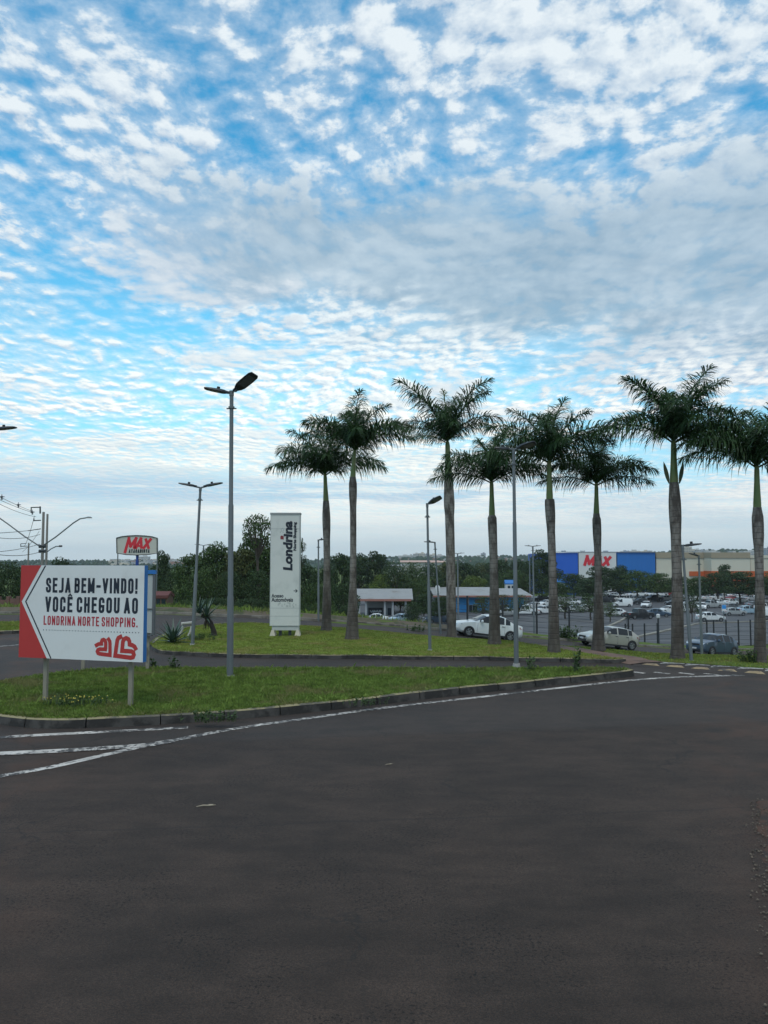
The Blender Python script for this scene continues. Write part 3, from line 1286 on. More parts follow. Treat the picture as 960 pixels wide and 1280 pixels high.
blades('grass', np.column_stack([q, lawn_z(q[:, 0], q[:, 1])]), .015, .045, .024, G2, .9)
q = scatter([(p.x, p.y) for p in med_in], 16000, .1, lambda x, y: x > -21)
blades('grass', np.column_stack([q, np.full(len(q), .125)]), .04, .09, .03, G2, .8)
_e = [hit(806, 827).xy, hit(880, 830.5).xy, hit(960, 836.5).xy, hit(1060, 845).xy]
vb = MB()
vb.grid([[(p.x, p.y, .012) for p in _e], [(p.x + .05, p.y + .15, .05) for p in _e], [(p.x + .8, 23.62, .005) for p in _e]])
tag(vb.build('verge', TURF, sharp=180), kind='structure')
RV = [tuple(p) for p in _e] + [(16, 23.6), (16, 44), (7.2, 44), (4.6, 34), (5.5, 29.5), (6.6, 27), (7.3, 25.2), (7.9, 23.9)]
q = scatter(RV, 60000, .2, lambda x, y: y < np.interp(x, _XN, _YN) + 12)
blades('grass', np.column_stack([q, gz(q[:, 0], q[:, 1]) + .03 * (q[:, 1] < 23.5)]), .025, .06, .025, G2, .9)
# long grass behind the back street
q = scatter([(-40, 43.2), (-6, 43.6), (3, 49.5), (3, 55), (-6, 52), (-40, 56)], 26000, .6)
blades('grass', np.column_stack([q, gz(q[:, 0], q[:, 1])]), .12, .34, .05, G1, .8)

# ================================================================== palms
TRUNK = None


def trunk_mat():
    m = bpy.data.materials.new('palm_trunk')
    m.use_nodes = True
    g = NT(m.node_tree)
    b = g.n['Principled BSDF']
    tc = g.node('ShaderNodeTexCoord').outputs['Object']
    x, y, z = g.sep(tc)
    zz = g.m('ADD', z, g.m('MULTIPLY', g.noise(tc, 2.5, 3, .5), .12))
    ring = g.m('SINE', g.m('MULTIPLY', zz, 36))
    ring = g.step(ring, .72, .98)
    lich = g.noise(g.v('MULTIPLY', tc, (1, 1, .35)), 5, 6, .65)
    c = g.mix(g.step(lich, .38, .62), (.078, .063, .053), (.225, .20, .175))
    old = g.step(g.m('ADD', z, g.m('MULTIPLY', g.m('SUBTRACT', lich, .5), 1.5)), 3.3, .6)      # old fibrous foot of the trunk
    c = g.mix(g.m('MULTIPLY', old, .75), c, (.052, .042, .034))
    c = g.mix(g.m('MULTIPLY', ring, .35), c, (.06, .05, .042))
    g.l.new(c, b.inputs['Base Color'])
    b.inputs['Roughness'].default_value = .9
    bn = g.node('ShaderNodeBump')
    bn.inputs['Strength'].default_value = .5
    bn.inputs['Distance'].default_value = .02
    g.l.new(g.m('SUBTRACT', g.noise(tc, 20, 4, .6), ring), bn.inputs['Height'])
    g.l.new(bn.outputs[0], b.inputs['Normal'])
    return m


TRUNK = trunk_mat()
SHAFT = mat('palm_crownshaft', (.105, .16, .038), .45, 0, .2, 3, (.16, .17, .05), (.45, .65), 1.5)
FROND = mat('palm_frond', (.032, .072, .024), .5, 0, 0, 1, island=.45, trans=.22, spec=.28)
FROND_NEW = mat('palm_young_frond', (.085, .13, .035), .5, 0, 0, 1, island=.3, trans=.2)
DRY = mat('dry_spathe', (.07, .085, .04), .8, 0, .2, 4)


def frond_mesh(seed, el, droop, n=68, flat=False):
    r = random.Random(seed)
    pts, tans = [], []
    p = Vector((0, 0, 0))
    K = 24
    for i in range(K + 1):
        s = i / K
        e = rad(el - droop * s ** 1.25)
        t = Vector((math.cos(e), 0, math.sin(e)))
        pts.append(p.copy())
        tans.append(t)
        p = p + t / K
    b = MB()
    b.tube(pts, [.011 * (1 - .8 * i / K) + .0015 for i in range(K + 1)], 5)
    S = Vector((0, 1, 0))
    for k in range(n):
        s = .10 + .90 * (k + r.random() * .8) / n
        f = s * K
        i = min(int(f), K - 1)
        q = pts[i].lerp(pts[i + 1], f - i)
        T = tans[i].lerp(tans[i + 1], f - i).normalized()
        Nn = T.cross(S).normalized() * -1
        if Nn.z < 0:
            Nn = -Nn
        ll = .225 * min(1, .5 + 2.2 * s) * 1.14 * (1 - .58 * max(0, (s - .62) / .38))
        for sg in (-1, 1):
            for row in range(2):
                if row and r.random() < .35:
                    continue
                sw = rad((66 if s < .8 else 66 - 38 * (s - .8) / .2) + r.uniform(-10, 8))
                ph = rad(r.uniform(4, 68) if row else r.uniform(-50, 18))
                d = T * math.cos(sw) + (S * sg * math.cos(ph) + Nn * math.sin(ph)) * math.sin(sw)
                l = ll * r.uniform(.82, 1.12)
                w = .0068
                side = d.cross(Vector((r.uniform(-.5, .5), r.uniform(-.5, .5), 1))).normalized()
                m1 = q + d * l * .5 + Vector((0, 0, -.05 * l))
                m2 = q + d * l * .8 + Vector((0, 0, -.20 * l))
                tip = q + d * l + Vector((0, 0, -.42 * l * r.uniform(.6, 1.5)))
                b.add([q - side * w * .5, q + side * w * .5, m1 + side * w, m1 - side * w, m2 + side * w * .7, m2 - side * w * .7, tip],
                      [(0, 1, 2, 3), (3, 2, 4, 5), (5, 4, 6)])
    return b


FR = {}
for key, (el, dr) in {'U': (86, 14), 'A': (76, 58), 'B': (60, 78), 'C': (46, 74), 'D': (32, 62), 'E': (8, 50)}.items():
    FR[key] = [frond_mesh(ord(key) * 10 + q, el + (q - .5) * 8, dr + (q - .5) * 10).mesh('frond', FROND_NEW if key == 'U' else FROND) for q in range(2)]


def lens(mb, base, d, length, w):
    d = Vector(d).normalized()
    s = d.cross(Vector((0, 1, 0))).normalized()
    rows = []
    for i in range(7):
        t = i / 6
        k = math.sin(math.pi * min(1, t * .95 + .05)) ** .8 * w / 2
        c = base + d * length * t + Vector((0, 0, .05 * t * t))
        rows.append([c - s * k, c + Vector((0, -.3 * k, 0)), c + s * k, c + Vector((0, .3 * k, 0))])
    mb.grid(rows, closed=True)


def palm(base, gtop, stop, crown, wb, wm, wbulge, bulge_py, label, flen, seed, extra=(), spathes=(), spike=0, off=0.0, fronds=None):
    Y = hit(*base, off).y
    s = Y / F
    B = at(*base, Y)
    B.z -= .04
    G, T, Cn = at(*gtop, Y) - B, at(*stop, Y) - B, at(*crown, Y) - B
    root = thing('palm_tree', label, 'palm', B, group='royal palms on the grass')
    Hg = G.z
    hb = (at(gtop[0], bulge_py, Y) - B).z
    prof = [(0, wb * .62), (.06, wb * .57), (.25, wb * .50), (.6, wb * .45), (1.2, (wb * .5 + wm * .5) / 2), (2.1, wm * .5), (hb * .6, wm * .46), (hb - .75, wm * .48),
            (hb - .3, wbulge * .485), (hb, wbulge * .5), (hb + .25, wbulge * .49), (Hg - .12, wbulge * .40), (Hg, wbulge * .36)]
    hs = [max(0, min(Hg, p[0])) for p in prof]
    for i in range(1, len(hs)):
        hs[i] = max(hs[i], hs[i - 1] + .01)
    N = 48
    pts, rr = [], []
    for i in range(N + 1):
        h = Hg * i / N
        t = h / Hg
        bend = math.sin(t * math.pi) * .03
        pts.append(Vector((G.x * t + bend, G.y * t, h)))
        q = float(np.interp(h, hs, [p[1] for p in prof])) * s
        rr.append(q * (1 + .012 * mnoise.noise(Vector((seed, h * 2.2, 0)))))
    b = MB()
    b.tube(pts, rr, 18)
    b.build('trunk', TRUNK, root, sharp=60)
    b = MB()
    c0 = G + Vector((0, 0, -.05))
    k = [c0.lerp(T, q) for q in (0, .15, .4, .7, 1)] + [T.lerp(Cn, .7)]
    r0 = wbulge * s * .34
    b.tube(k, [r0, r0 * 1.0, r0 * .86, r0 * .72, r0 * .66, r0 * .5], 12)
    b.build('crownshaft', SHAFT, root, sharp=60)
    R = random.Random(seed)
    lst = fronds or [('U', None), ('A', None), ('A', None), ('A', None), ('B', None), ('B', None), ('B', None), ('B', None), ('C', None), ('C', None), ('C', None), ('D', None), ('D', None)]
    lst = list(lst) + list(extra)
    az = R.uniform(0, 360)
    for ent in lst:
        key, a = ent[:2]
        if a is None:
            az += 137.5
            a = az + R.uniform(-15, 15)
        o = link('frond', FR[key][R.randrange(2)], root)
        o.location = T.lerp(Cn, .35 if key in 'DE' else .7)
        L = flen * 1.03 * R.uniform(.9, 1.08) * (.66 if key == 'U' else 1)
        L *= ent[2] if len(ent) > 2 else 1
        o.scale = (L, L, L)
        o.rotation_euler = (R.uniform(-.12, .12), 0, rad(a))
    for (dx, ln) in spathes:
        m = MB()
        lens(m, G + Vector((dx * .35 * r0 / abs(dx) if dx else 0, -.02, -.04)) + Vector((math.copysign(r0 * .9, dx), 0, 0)), (dx, 0, 1), ln, .13)
        m.build('spathe', DRY, root, sharp=60)
    if spike:
        m = MB()
        m.tube([Cn + Vector((0, 0, .1)), Cn + Vector((0, 0, spike * .6)), Cn + Vector((.0, 0, spike))], [.035, .025, .006], 6)
        m.build('spear', FROND, root)
    return root


FILL = [('A', 75), ('A', 105), ('A', 285), ('B', 70), ('B', 115), ('C', 85, .8), ('C', 275, .85), ('B', 255, .95), ('U', 30)]
GROUPS = [
    ((408, 788), (407.5, 626), (406.5, 597), (406, 590), 12.6, 9.0, 10.2, 650, 'royal palm just right of the tall white totem, first of the row', 2.5, 11,
     [('D', 182), ('B', 168), ('B', 205), ('A', 170), ('C', 150), ('D', -3), ('C', 12), ('B', -14), ('A', 20)], (), 0, .13),
    ((440, 799), (441, 596), (443, 567), (443.5, 561), 16, 8.5, 10.2, 609, 'slim royal palm with a pale new frond, second from the totem', 2.3, 12,
     [('C', 178), ('B', 190), ('B', 160), ('B', 3), ('A', 12), ('B', -18), ('C', 8), ('C', 330), ('U', 90), ('U', 250)], (), 0, .13),
    ((564.5, 797), (560.5, 594), (559.5, 557), (559, 550), 12.5, 12, 13.6, 628, 'thick royal palm with a single spathe hanging at its shaft', 2.95, 13,
     [('C', 182, .9), ('B', 175, .95), ('D', 200, .8), ('A', 164, 1.34), ('A', 196, 1.42), ('B', 2, 1.1), ('C', -6, .95), ('A', 18, 1.36), ('U', 120, 1.6), ('A', 345, 1.42)], [(-.35, .62)], 0, .13),
    ((618, 805), (615, 644), (614.5, 606), (614, 600), 15.5, 11, 11.4, 655, 'shorter royal palm in front of the white sedan', 2.1, 14,
     [('C', 178), ('D', 170), ('C', 200), ('B', 188), ('B', 5), ('A', 15), ('D', -4), ('C', -12), ('C', 14)], (), .9, .13),
    ((692.5, 818), (687, 624), (686.5, 581), (686, 574), 15.5, 10.4, 12.6, 634, 'royal palm with a bare spear leaf standing above its crown', 2.25, 15,
     [('A', 8), ('B', 2), ('B', -14), ('D', 4), ('C', -8), ('D', 184), ('B', 176), ('A', 165), ('C', 205)], (), 1.75, .06),
    ((748, 811), (745.5, 642), (745.5, 610), (745, 602), 15.5, 9.2, 10.8, 657, 'slimmest royal palm in front of the beige hatchback', 1.95, 16,
     [('C', 182), ('D', 172), ('C', 200), ('B', 170), ('C', -3), ('D', 10), ('C', -20), ('B', 12)], (), 0, .07),
    ((847, 824), (842.5, 603), (842, 557), (841.5, 549), 16.5, 13, 15, 637, 'tallest royal palm with two spathes spread at its shaft', 2.4, 17,
     [('D', 181), ('C', 176), ('A', 172), ('A', 190), ('B', 8), ('A', 4), ('A', 25), ('D', -2), ('C', 6), ('D', 345), ('U', 150)], [(-.25, .66), (.22, .66)], 0, 0),
    ((950, 829), (946.5, 634), (946, 588), (945.5, 580), 15, 11, 13.8, 657, 'royal palm cut by the right edge, last of the row', 2.4, 18,
     [('D', 180), ('C', 172), ('C', 190), ('B', 165), ('A', 178), ('D', 5), ('B', 0), ('A', 10), ('C', 345)], (), 0, 0),
]
for (ba, gt, st, cr, wb, wm, wbu, bp, lab, fl, sd_, sides, spa, spk, of) in GROUPS:
    palm(ba, gt, st, cr, wb, wm, wbu, bp, lab, fl, sd_, (), spa, spk, of, sides + FILL)


# ================================================================== street lamps
def lamp_head(root, o, dx, dy, tilt, roll=0, L=.72, w=.30, cell=True, th=.075):
    """flat LED head that leaves point o outward along (dx, dy), tipped up by tilt degrees"""
    h = Vector((dx, dy, 0)).normalized()
    u = h * math.cos(rad(tilt)) + Vector((0, 0, math.sin(rad(tilt))))
    side = Vector((0, 0, 1)).cross(h).normalized()
    n = u.cross(side).normalized()
    if n.z < 0:
        n = -n
    rq = Matrix.Rotation(rad(roll), 3, u)
    side, n = rq @ side, rq @ n
    b = MB()
    st = [(0, .055, .05), (.10, .06, .055), (.2, w * .36, th), (.33, w * .47, th), (.7, w * .5, th * .8), (.92, w * .47, th * .55), (1, w * .36, th * .35)]
    rows = []
    for t, hw, k in st:
        c = o + u * L * t
        rows.append([c - side * hw - n * k * .25, c - side * hw * .9 - n * k * .5, c + side * hw * .9 - n * k * .5, c + side * hw - n * k * .25,
                     c + side * hw * .8 + n * k * .5, c - side * hw * .8 + n * k * .5])
    b.grid(rows, closed=True)
    b.add(rows[0], [tuple(range(6))])
    b.add(rows[-1], [tuple(reversed(range(6)))])
    hd = b.build('lamp_head', dark_metal(), root, sharp=40, fix=True)
    g = MB()
    rows = []
    for t in (.36, .88):
        c = o + u * L * t - n * (th * (.52 if t < .5 else .36))
        rows.append([c - side * w * .36, c + side * w * .36])
    g.grid(rows)
    g.build('lens', mat('led_lens', (.10, .11, .12), .25), hd)
    if cell:
        m = MB()
        c = o + u * L * .45 + n * th * .4
        m.tube([c, c + n * .07], [.045, .04], 8)
        m.build('photocell', black(), hd)
    return hd


LAMPS = 'street lamps'


def lamp(label, B, T, r0, r1, heads, steps=(.45,), arm_r=.03, ring=True):
    """B, T: foot and top of the mast; heads: (dx, dy, arm length, arm rise, tilt, roll, head length, width)"""
    root = thing('street_lamp', label, 'street lamp', B, group=LAMPS)
    t = T - B
    b = MB()
    pts, rr = [Vector((0, 0, -.05))], [r0]
    cur = r0
    for k, s in enumerate(steps):
        nr = r0 + (r1 - r0) * (k + 1) / len(steps)
        pts += [t * s - t.normalized() * .03, t * s + t.normalized() * .03]
        rr += [cur * .97, nr]
        cur = nr
    pts.append(t)
    rr.append(r1 * .92)
    b.tube(pts, rr, 12)
    b.build('pole', steel(), root, sharp=50)
    if ring:
        m = MB()
        q = t - t.normalized() * .42
        m.tube([q, q + t.normalized() * .05], r1 * 1.45, 12)
        m.box((q.x, q.y, q.z), (r1 * 4.6, .03, .03))
        m.build('clamp', steel(), root)
    for hd in heads:
        dx, dy, al, rise, tilt, roll, hl, hw = hd
        d = Vector((dx, dy, 0)).normalized()
        e = t + d * al + Vector((0, 0, rise))
        if al > .02:
            m = MB()
            m.tube([t - Vector((0, 0, .06)), t + d * al * .35 + Vector((0, 0, rise * .3)), e + d * .1], [arm_r * 1.15, arm_r, arm_r], 8)
            m.build('arm', steel(), root, sharp=60)
        lamp_head(root, e, dx, dy, tilt, roll, hl, hw)
    c = MB()
    c.tube([t - t.normalized() * .1, t + t.normalized() * .03], r1 * 1.1, 10)
    c.build('cap', steel(), root)
    if B.y < 30:
        m = MB()
        m.tube([Vector((0, 0, -.05)), Vector((0, 0, .06))], [r0 * 1.7, r0 * 1.4], 12)
        m.build('footing', conc(), root)
    return root


def lamp_px(label, bpx, tpx, heads, w0, w1, off=0.0, Y=None, **kw):
    if Y is None:
        B = hit(*bpx, off)
        B.z -= .02
    else:
        B = at(*bpx, Y)
        B.z = float(gz(B.x, Y)) + off
    T = at(*tpx, B.y)
    s = B.y / F
    return lamp(label, B, T, w0 * s / 2, w1 * s / 2, heads, **kw)


lamp_px('tall grey double street lamp on the front island right of the welcome board', (287.5, 846), (289.5, 490),
        [(-1, -.15, .06, -.02, 9, 0, .62, .26), (.8, -.62, .1, .02, 23, -22, .80, .30)], 8.2, 5.4, .14, steps=(.28, .60))
lamp_px('leaning double street lamp beside the agave plant', (240.5, 806), (250.5, 610),
        [(-1, -.1, .12, .06, 9, 0, .62, .24), (1, -.1, .12, .06, 10, 0, .66, .24)], 4.6, 3.4, .13)
lamp_px('double street lamp on the island tip in front of the palm row', (645.5, 831), (642, 562),
        [(-1, -.05, .12, .02, 3, 0, .42, .22), (.9, -.45, .1, .03, 13, -20, .54, .26)], 6.0, 4.2, .14, steps=(.37, .66))
lamp_px('thin street lamp with one raised head between two palms on the lawn', (537.5, 813), (534, 630), [(1, -.3, .05, .02, 26, -30, .46, .22)], 4.0, 3.0, .13)
lamp_px('leaning street lamp touching the trunk of the tallest palm', (864.5, 827), (853, 682), [(1, -.1, .04, .0, 6, 0, .5, .2)], 4.4, 3.2, .0)
lamp_px('street lamp rising in front of the blue hatch-shaped car', (877.5, 820), (873.5, 695), [(-1, -.1, .04, .02, 14, 0, .46, .2)], 3.4, 2.6, Y=38)
lamp_px('street lamp with one short head between the totem and the first palm', (398, 790), (398, 675), [(1, -.1, .03, .01, 4, 0, .36, .18)], 2.6, 2.0, Y=44)
lamp_px('slanting street lamp with one left head beside the thick palm', (551, 790), (543.5, 678), [(-1, 0, .03, .01, 3, 0, .62, .2)], 2.6, 2.0, Y=46)
lamp_px('small double lamp far off in front of the dark trees on the left', (254.5, 760), (254.5, 682), [(-1, 0, .1, .05, 6, 0, 1.0, .3), (1, 0, .1, .05, 6, 0, 1.0, .3)], 2.2, 1.8, Y=95)
lamp_px('double car park lamp standing left of the blue store wall', (668, 800), (666, 683), [(-1, 0, .1, .03, 4, 0, .75, .3), (1, 0, .1, .03, 4, 0, .75, .3)], 2.6, 2.0, Y=80)
lamp_px('double car park lamp half hidden behind the thick palm', (573, 790), (572, 692), [(-1, 0, .1, .03, 4, 0, .75, .3), (1, 0, .1, .03, 4, 0, .75, .3)], 2.4, 1.8, Y=95)
lamp_px('distant thin double lamp in front of the left end of the store', (662.5, 760), (662, 694), [(-1, 0, .1, .03, 4, 0, .9, .3), (1, 0, .1, .03, 4, 0, .9, .3)], 1.4, 1.2, Y=160)
lamp_px('tall lamp at the left edge of the picture with only its head in view', (-22, 830), (-20, 540), [(1, -.1, .32, .08, 4, 0, .66, .26), (-1, -.1, .3, .08, 4, 0, .66, .26)], 6.0, 4.2, .0)


# ================================================================== welcome board
WHITEP = mat('sign_white', (.67, .675, .65), .5, 0, .06, 1.4, (.58, .57, .54), (.52, .75), 1.1)
BLUEP = mat('sign_blue', (.02, .15, .42), .5, 0, .08, 4)
REDP = mat('sign_red', (.43, .032, .028), .55, 0, .06, 3)
INK = mat('sign_ink', (.010, .016, .028), .6)
POSTM = mat('sign_post', (.25, .225, .17), .8, 0, .25, 5, (.12, .11, .09), (.5, .64), 4, stretch=(1, 1, .3))


def welcome_board():
    pl, pr = hit(53, 877, .15), hit(160, 883.5, .15)
    d = (pr.xy - pl.xy)
    yaw = math.atan2(d.y, d.x)
    sp = d.length
    root = thing('welcome_sign', 'large white welcome board with a red arrow edge on two posts', 'sign', (pl.x, pl.y, .13), yaw)
    # board edges found along its own plane
    ux = Vector((math.cos(yaw), math.sin(yaw), 0))
    nx = Vector((ux.y, -ux.x, 0))

    def plane(px, py):
        r = ray(px, py)
        o = Vector((0, 0, CAM_Z))
        P0 = Vector((pl.x, pl.y, 0)) + nx * .07
        t = (P0 - o).dot(nx) / r.dot(nx)
        q = o + r * t - Vector((pl.x, pl.y, .13))
        return q.dot(ux), q.z
    x0, x1 = plane(25, 765)[0], plane(179.6, 767)[0]
    zb = (plane(25, 822)[1] + plane(179, 827.5)[1]) / 2
    zt = (plane(26, 707.5)[1] + plane(179, 706)[1]) / 2
    W, H = x1 - x0, zt - zb

    def fn(u, v, h):
        return Vector((x0 + u, -.07 - h, zb + v))

    def uv(px, py):
        q = plane(px, py)
        return q[0] - x0, q[1] - zb
    b = MB()
    b.box(((x0 + x1) / 2, -.01, (zb + zt) / 2), (W, .118, H))
    body = b.build('panel', BLUEP, root)
    b = MB()
    b.add([fn(0, 0, .0), fn(W, 0, .0), fn(W, H, .0), fn(0, H, .0)], [(0, 1, 2, 3)])
    b.add([fn(0, 0, -.02), fn(0, 0, 0), fn(0, H, 0), fn(0, H, -.02)], [(0, 1, 2, 3)])
    face = b.build('face', WHITEP, root)
    b = MB()
    ax = .012 * W
    av = .605 * H
    b.add([fn(0, 0, .003), fn(.235 * W, 0, .003), fn(ax, av, .003), fn(.17 * W, H, .003), fn(0, H, .003), fn(0, av, .003)], [(0, 1, 2, 5), (5, 2, 3, 4)])
    b.build('red_arrow', REDP, root)
    b = MB()
    k = .035 * W
    ribbon(b, [(.235 * W + k, 0.006), (ax + k, av), (.17 * W + k, H - .006)], .028, fn, .003, caps=False)
    b.build('arrow_outline', INK, root)
    b = MB()
    u0, v0 = uv(57, 741)
    u1, v1 = uv(172, 723.5)
    stroke_text(b, 'SEJA BEM-VINDO!', uv(57.2, 741)[0], (uv(57, 740.6)[1] + uv(172, 742.2)[1]) / 2, uv(172, 741)[0], (uv(57, 722.2)[1] + uv(172, 723.0)[1]) / 2, .172, fn)
    stroke_text(b, 'VOCÊ CHEGOU AO', uv(56.8, 741)[0], (uv(57, 765)[1] + uv(172, 767)[1]) / 2, uv(173, 741)[0], (uv(57, 746.4)[1] + uv(172, 746.5)[1]) / 2, .172, fn)
    b.build('lettering', INK, root)
    b = MB()
    stroke_text(b, 'LONDRINA NORTE SHOPPING.', uv(55.4, 741)[0], (uv(57, 781.2)[1] + uv(172, 784)[1]) / 2, uv(173, 741)[0], (uv(57, 769.7)[1] + uv(172, 772)[1]) / 2, .155, fn)
    b.build('lettering', mat('sign_dark_red', (.40, .03, .045), .55), root)
    b = MB()
    n = 33
    (ua, va), (ub, vb) = uv(54.5, 787.2), uv(173.5, 791)
    for i in range(n):
        c = (ua + (ub - ua) * i / (n - 1), (va + vb) / 2)
        b.add([fn(c[0] + .011 * math.cos(q * math.pi / 4), c[1] + .011 * math.sin(q * math.pi / 4), .003) for q in range(8)], [tuple(range(8))])
    b.build('dotted_rule', INK, root)
    b = MB()
    lg = lambda L: [uv(110 + p / 12, 785 + q2 / 12) for p, q2 in L]
    lw = 50 / 12 * .0183
    ribbon(b, lg([(310, 170), (328, 200), (331, 240), (331, 406), (180, 388), (152, 378), (140, 352), (150, 328), (178, 317), (262, 320), (266, 300), (266, 215), (255, 186), (236, 174), (214, 182), (203, 206), (203, 236), (160, 240), (128, 258)]), lw, fn, .003)
    ribbon(b, lg([(488, 134), (456, 150), (440, 186), (408, 414), (640, 446), (676, 436), (690, 400), (680, 366), (650, 350), (512, 342), (524, 206), (540, 168), (572, 152), (606, 166), (622, 200), (624, 246), (668, 258), (700, 280), (712, 304)]), lw * 1.12, fn, .003)
    b.build('emblem', REDP, root)
    for k, q in enumerate((0.0, sp)):
        b = MB()
        b.box((q, .08, (zt - .1) / 2), (.085, .06, zt - .1))
        b.build('post', POSTM, root)
    return root


welcome_board()


def rear_board():
    a, c = hit(104, 840, .15), hit(184.5, 834.5, .15)
    yy = (a.y + c.y) / 2
    X0, X1 = at(96, 750, yy).x, at(194, 750, yy).x
    zt, zb = at(190, 716.5, yy).z, at(190, 793.5, yy).z
    root = thing('rear_sign', 'second board with a blue top edge, standing behind the welcome board', 'sign', ((X0 + X1) / 2, yy, .1))
    w = X1 - X0
    b = MB()
    b.box((0, 0, (zt + zb) / 2 - .1), (w - .12, .08, zt - zb - .1))
    b.build('panel', mat('sign_back', (.42, .43, .41), .6, 0, .12, 2), root)
    b = MB()
    for s in (-1, 1):
        b.box((s * (w / 2 - .03), 0, (zt + zb) / 2 - .1), (.06, .11, zt - zb))
    b.box((0, 0, zb - .1 - .01), (w - .13, .10, .05))
    b.box((0, -.05, (zb + (zt - zb) * .42) - .1), (w - .13, .03, .03))
    b.build('frame', mat('sign_frame', (.12, .125, .13), .6, .2, .1, 4), root)
    b = MB()
    b.box((0, 0, zt - .1 + .03), (w + .03, .14, .10))
    b.build('top_edge', BLUEP, root)
    for px in (104, 184.5):
        b = MB()
        x = at(px, 800, yy).x - (X0 + X1) / 2
        b.box((x, .03, (zb - .1) / 2 + .1), (.085, .05, zb + .1))
        b.build('post', POSTM, root)


rear_board()


# ================================================================== white totem
def totem():
    B = hit(356, 795, .13)
    s = B.y / F
    yy = B.y
    wl, wr = at(338, 700, yy).x - B.x, at(375, 700, yy).x - B.x
    z = lambda py: at(356, py, yy).z - B.z
    root = thing('totem_sign', 'tall white totem with a black vertical shopping centre name', 'sign', B)
    W = wr - wl
    cx = (wl + wr) / 2
    M = mat('totem_white', (.61, .61, .575), .5, 0, .07, 1.5, (.50, .51, .48), (.5, .7), 1.2)
    b = MB()
    b.box((cx, .1, (z(643.5) + z(782)) / 2), (W, .34, z(643.5) - z(782)))
    b.build('panel', M, root)
    b = MB()
    b.box((cx, .1, (z(641) + z(643.4)) / 2), (W + .03, .38, z(641) - z(643.4)))
    b.build('cap', mat('totem_edge', (.30, .31, .31), .6, 0, .1, 3), root)
    b = MB()
    for py in (661, 760, 770):
        b.box((cx, -.071, z(py)), (W * .99, .004, .012))
    for x in (wl + .012, wr - .012):
        b.box((x, -.071, (z(645) + z(781)) / 2), (.018, .005, z(645) - z(781)))
    b.build('seam', mat('totem_seam', (.34, .36, .36), .6), root)
    b = MB()
    b.box((cx + .03, .1, (z(783) + z(787.5)) / 2), (W * .90, .28, z(782.4) - z(787.5)))
    b.build('plinth', mat('totem_plinth', (.46, .47, .45), .6, 0, .15, 3), root)
    for px in (341, 372):
        b = MB()
        x = at(px, 790, yy).x - B.x
        b.add([(x - .05, -.06, z(787.6)), (x + .05, -.06, z(787.6)), (x + .05, .26, z(787.6)), (x - .05, .26, z(787.6)),
               (x - .12, -.12, -.04), (x + .12, -.12, -.04), (x + .12, .32, -.04), (x - .12, .32, -.04)],
              [(0, 1, 2, 3), (0, 4, 5, 1), (1, 5, 6, 2), (2, 6, 7, 3), (3, 7, 4, 0)])
        b.build('foot', mat('cream_foot', (.50, .45, .34), .7, 0, .2, 6), root)
    for px in (350, 362):
        b = MB()
        x = at(px, 790, yy).x - B.x
        b.box((x, .1, z(787.6) / 2), (.10, .16, z(787.6)))
        b.build('anchor_box', dark_metal(), root)

    def fx(px, py, h=.003):
        return Vector((at(px, py, yy - .07).x - B.x, -.07 - h, at(px, py, yy - .07).z - B.z))
    # vertical lettering: u runs up the panel, v towards the left
    b = MB()
    font_text(b, 'Londrina', lambda u, v, h: fx(365.8 - v, 713.3 - u, h), 0, 0, 62, 12.0, .065, .10)
    font_text(b, 'Norte Shopping', lambda u, v, h: fx(371.4 - v, 688.5 - u, h + .001), 0, 0, 36, 4.8, .085, .05)
    b.build('lettering', INK, root)
    b = MB()
    font_text(b, 'Acesso', lambda u, v, h: fx(339.3 + u, 747 - v, h), 0, 0, 15, 4.8, .04)
    font_text(b, 'Automóveis', lambda u, v, h: fx(339.3 + u, 752.3 - v, h), 0, 0, 27, 5.4, .04)
    ribbon(b, [(367, 738.6), (371.2, 738.6)], .9, lambda u, v, h: fx(u, v, h), .003, caps=False)
    ribbon(b, [(369.4, 736.6), (371.6, 738.6), (369.4, 740.6)], .9, lambda u, v, h: fx(u, v, h), .004, caps=False)
    b.build('lettering', INK, root)
    b = MB()
    b.add([fx(350.6, 674), fx(354.6, 674.4), fx(354.6, 670), fx(351.5, 669.3), fx(350.4, 671)], [(0, 1, 2, 3, 4)])
    b.build('emblem', mat('totem_red', (.22, .03, .035), .5), root)
    b = MB()
    for (x, y) in ((350, 665.6), (351.6, 664.2), (353.4, 665.6), (351, 661.8), (353, 661), (354.2, 663)):
        b.add([fx(x, y), fx(x + .9, y), fx(x + .9, y - .9), fx(x, y - .9)], [(0, 1, 2, 3)])
    b.build('emblem', mat('totem_grey', (.22, .23, .23), .6), root)
    b = MB()
    R = random.Random(3)
    for i in range(16):
        x, y = 340 + R.random() * 30, 754.5 + R.random() * 5
        w, h = R.uniform(.8, 2.2), R.uniform(1, 3)
        b.add([fx(x, y, .002 + .0003 * i), fx(x + w, y, .002 + .0003 * i), fx(x + w * .8, y - h, .002 + .0003 * i), fx(x + .2, y - h, .002 + .0003 * i)], [(0, 1, 2, 3)])
    b.build('worn_lettering', mat('totem_stain', (.44, .45, .43), .6), root)


totem()


# ================================================================== pylon sign far left
LOGO_RED = mat('logo_red', (.60, .02, .035), .5)


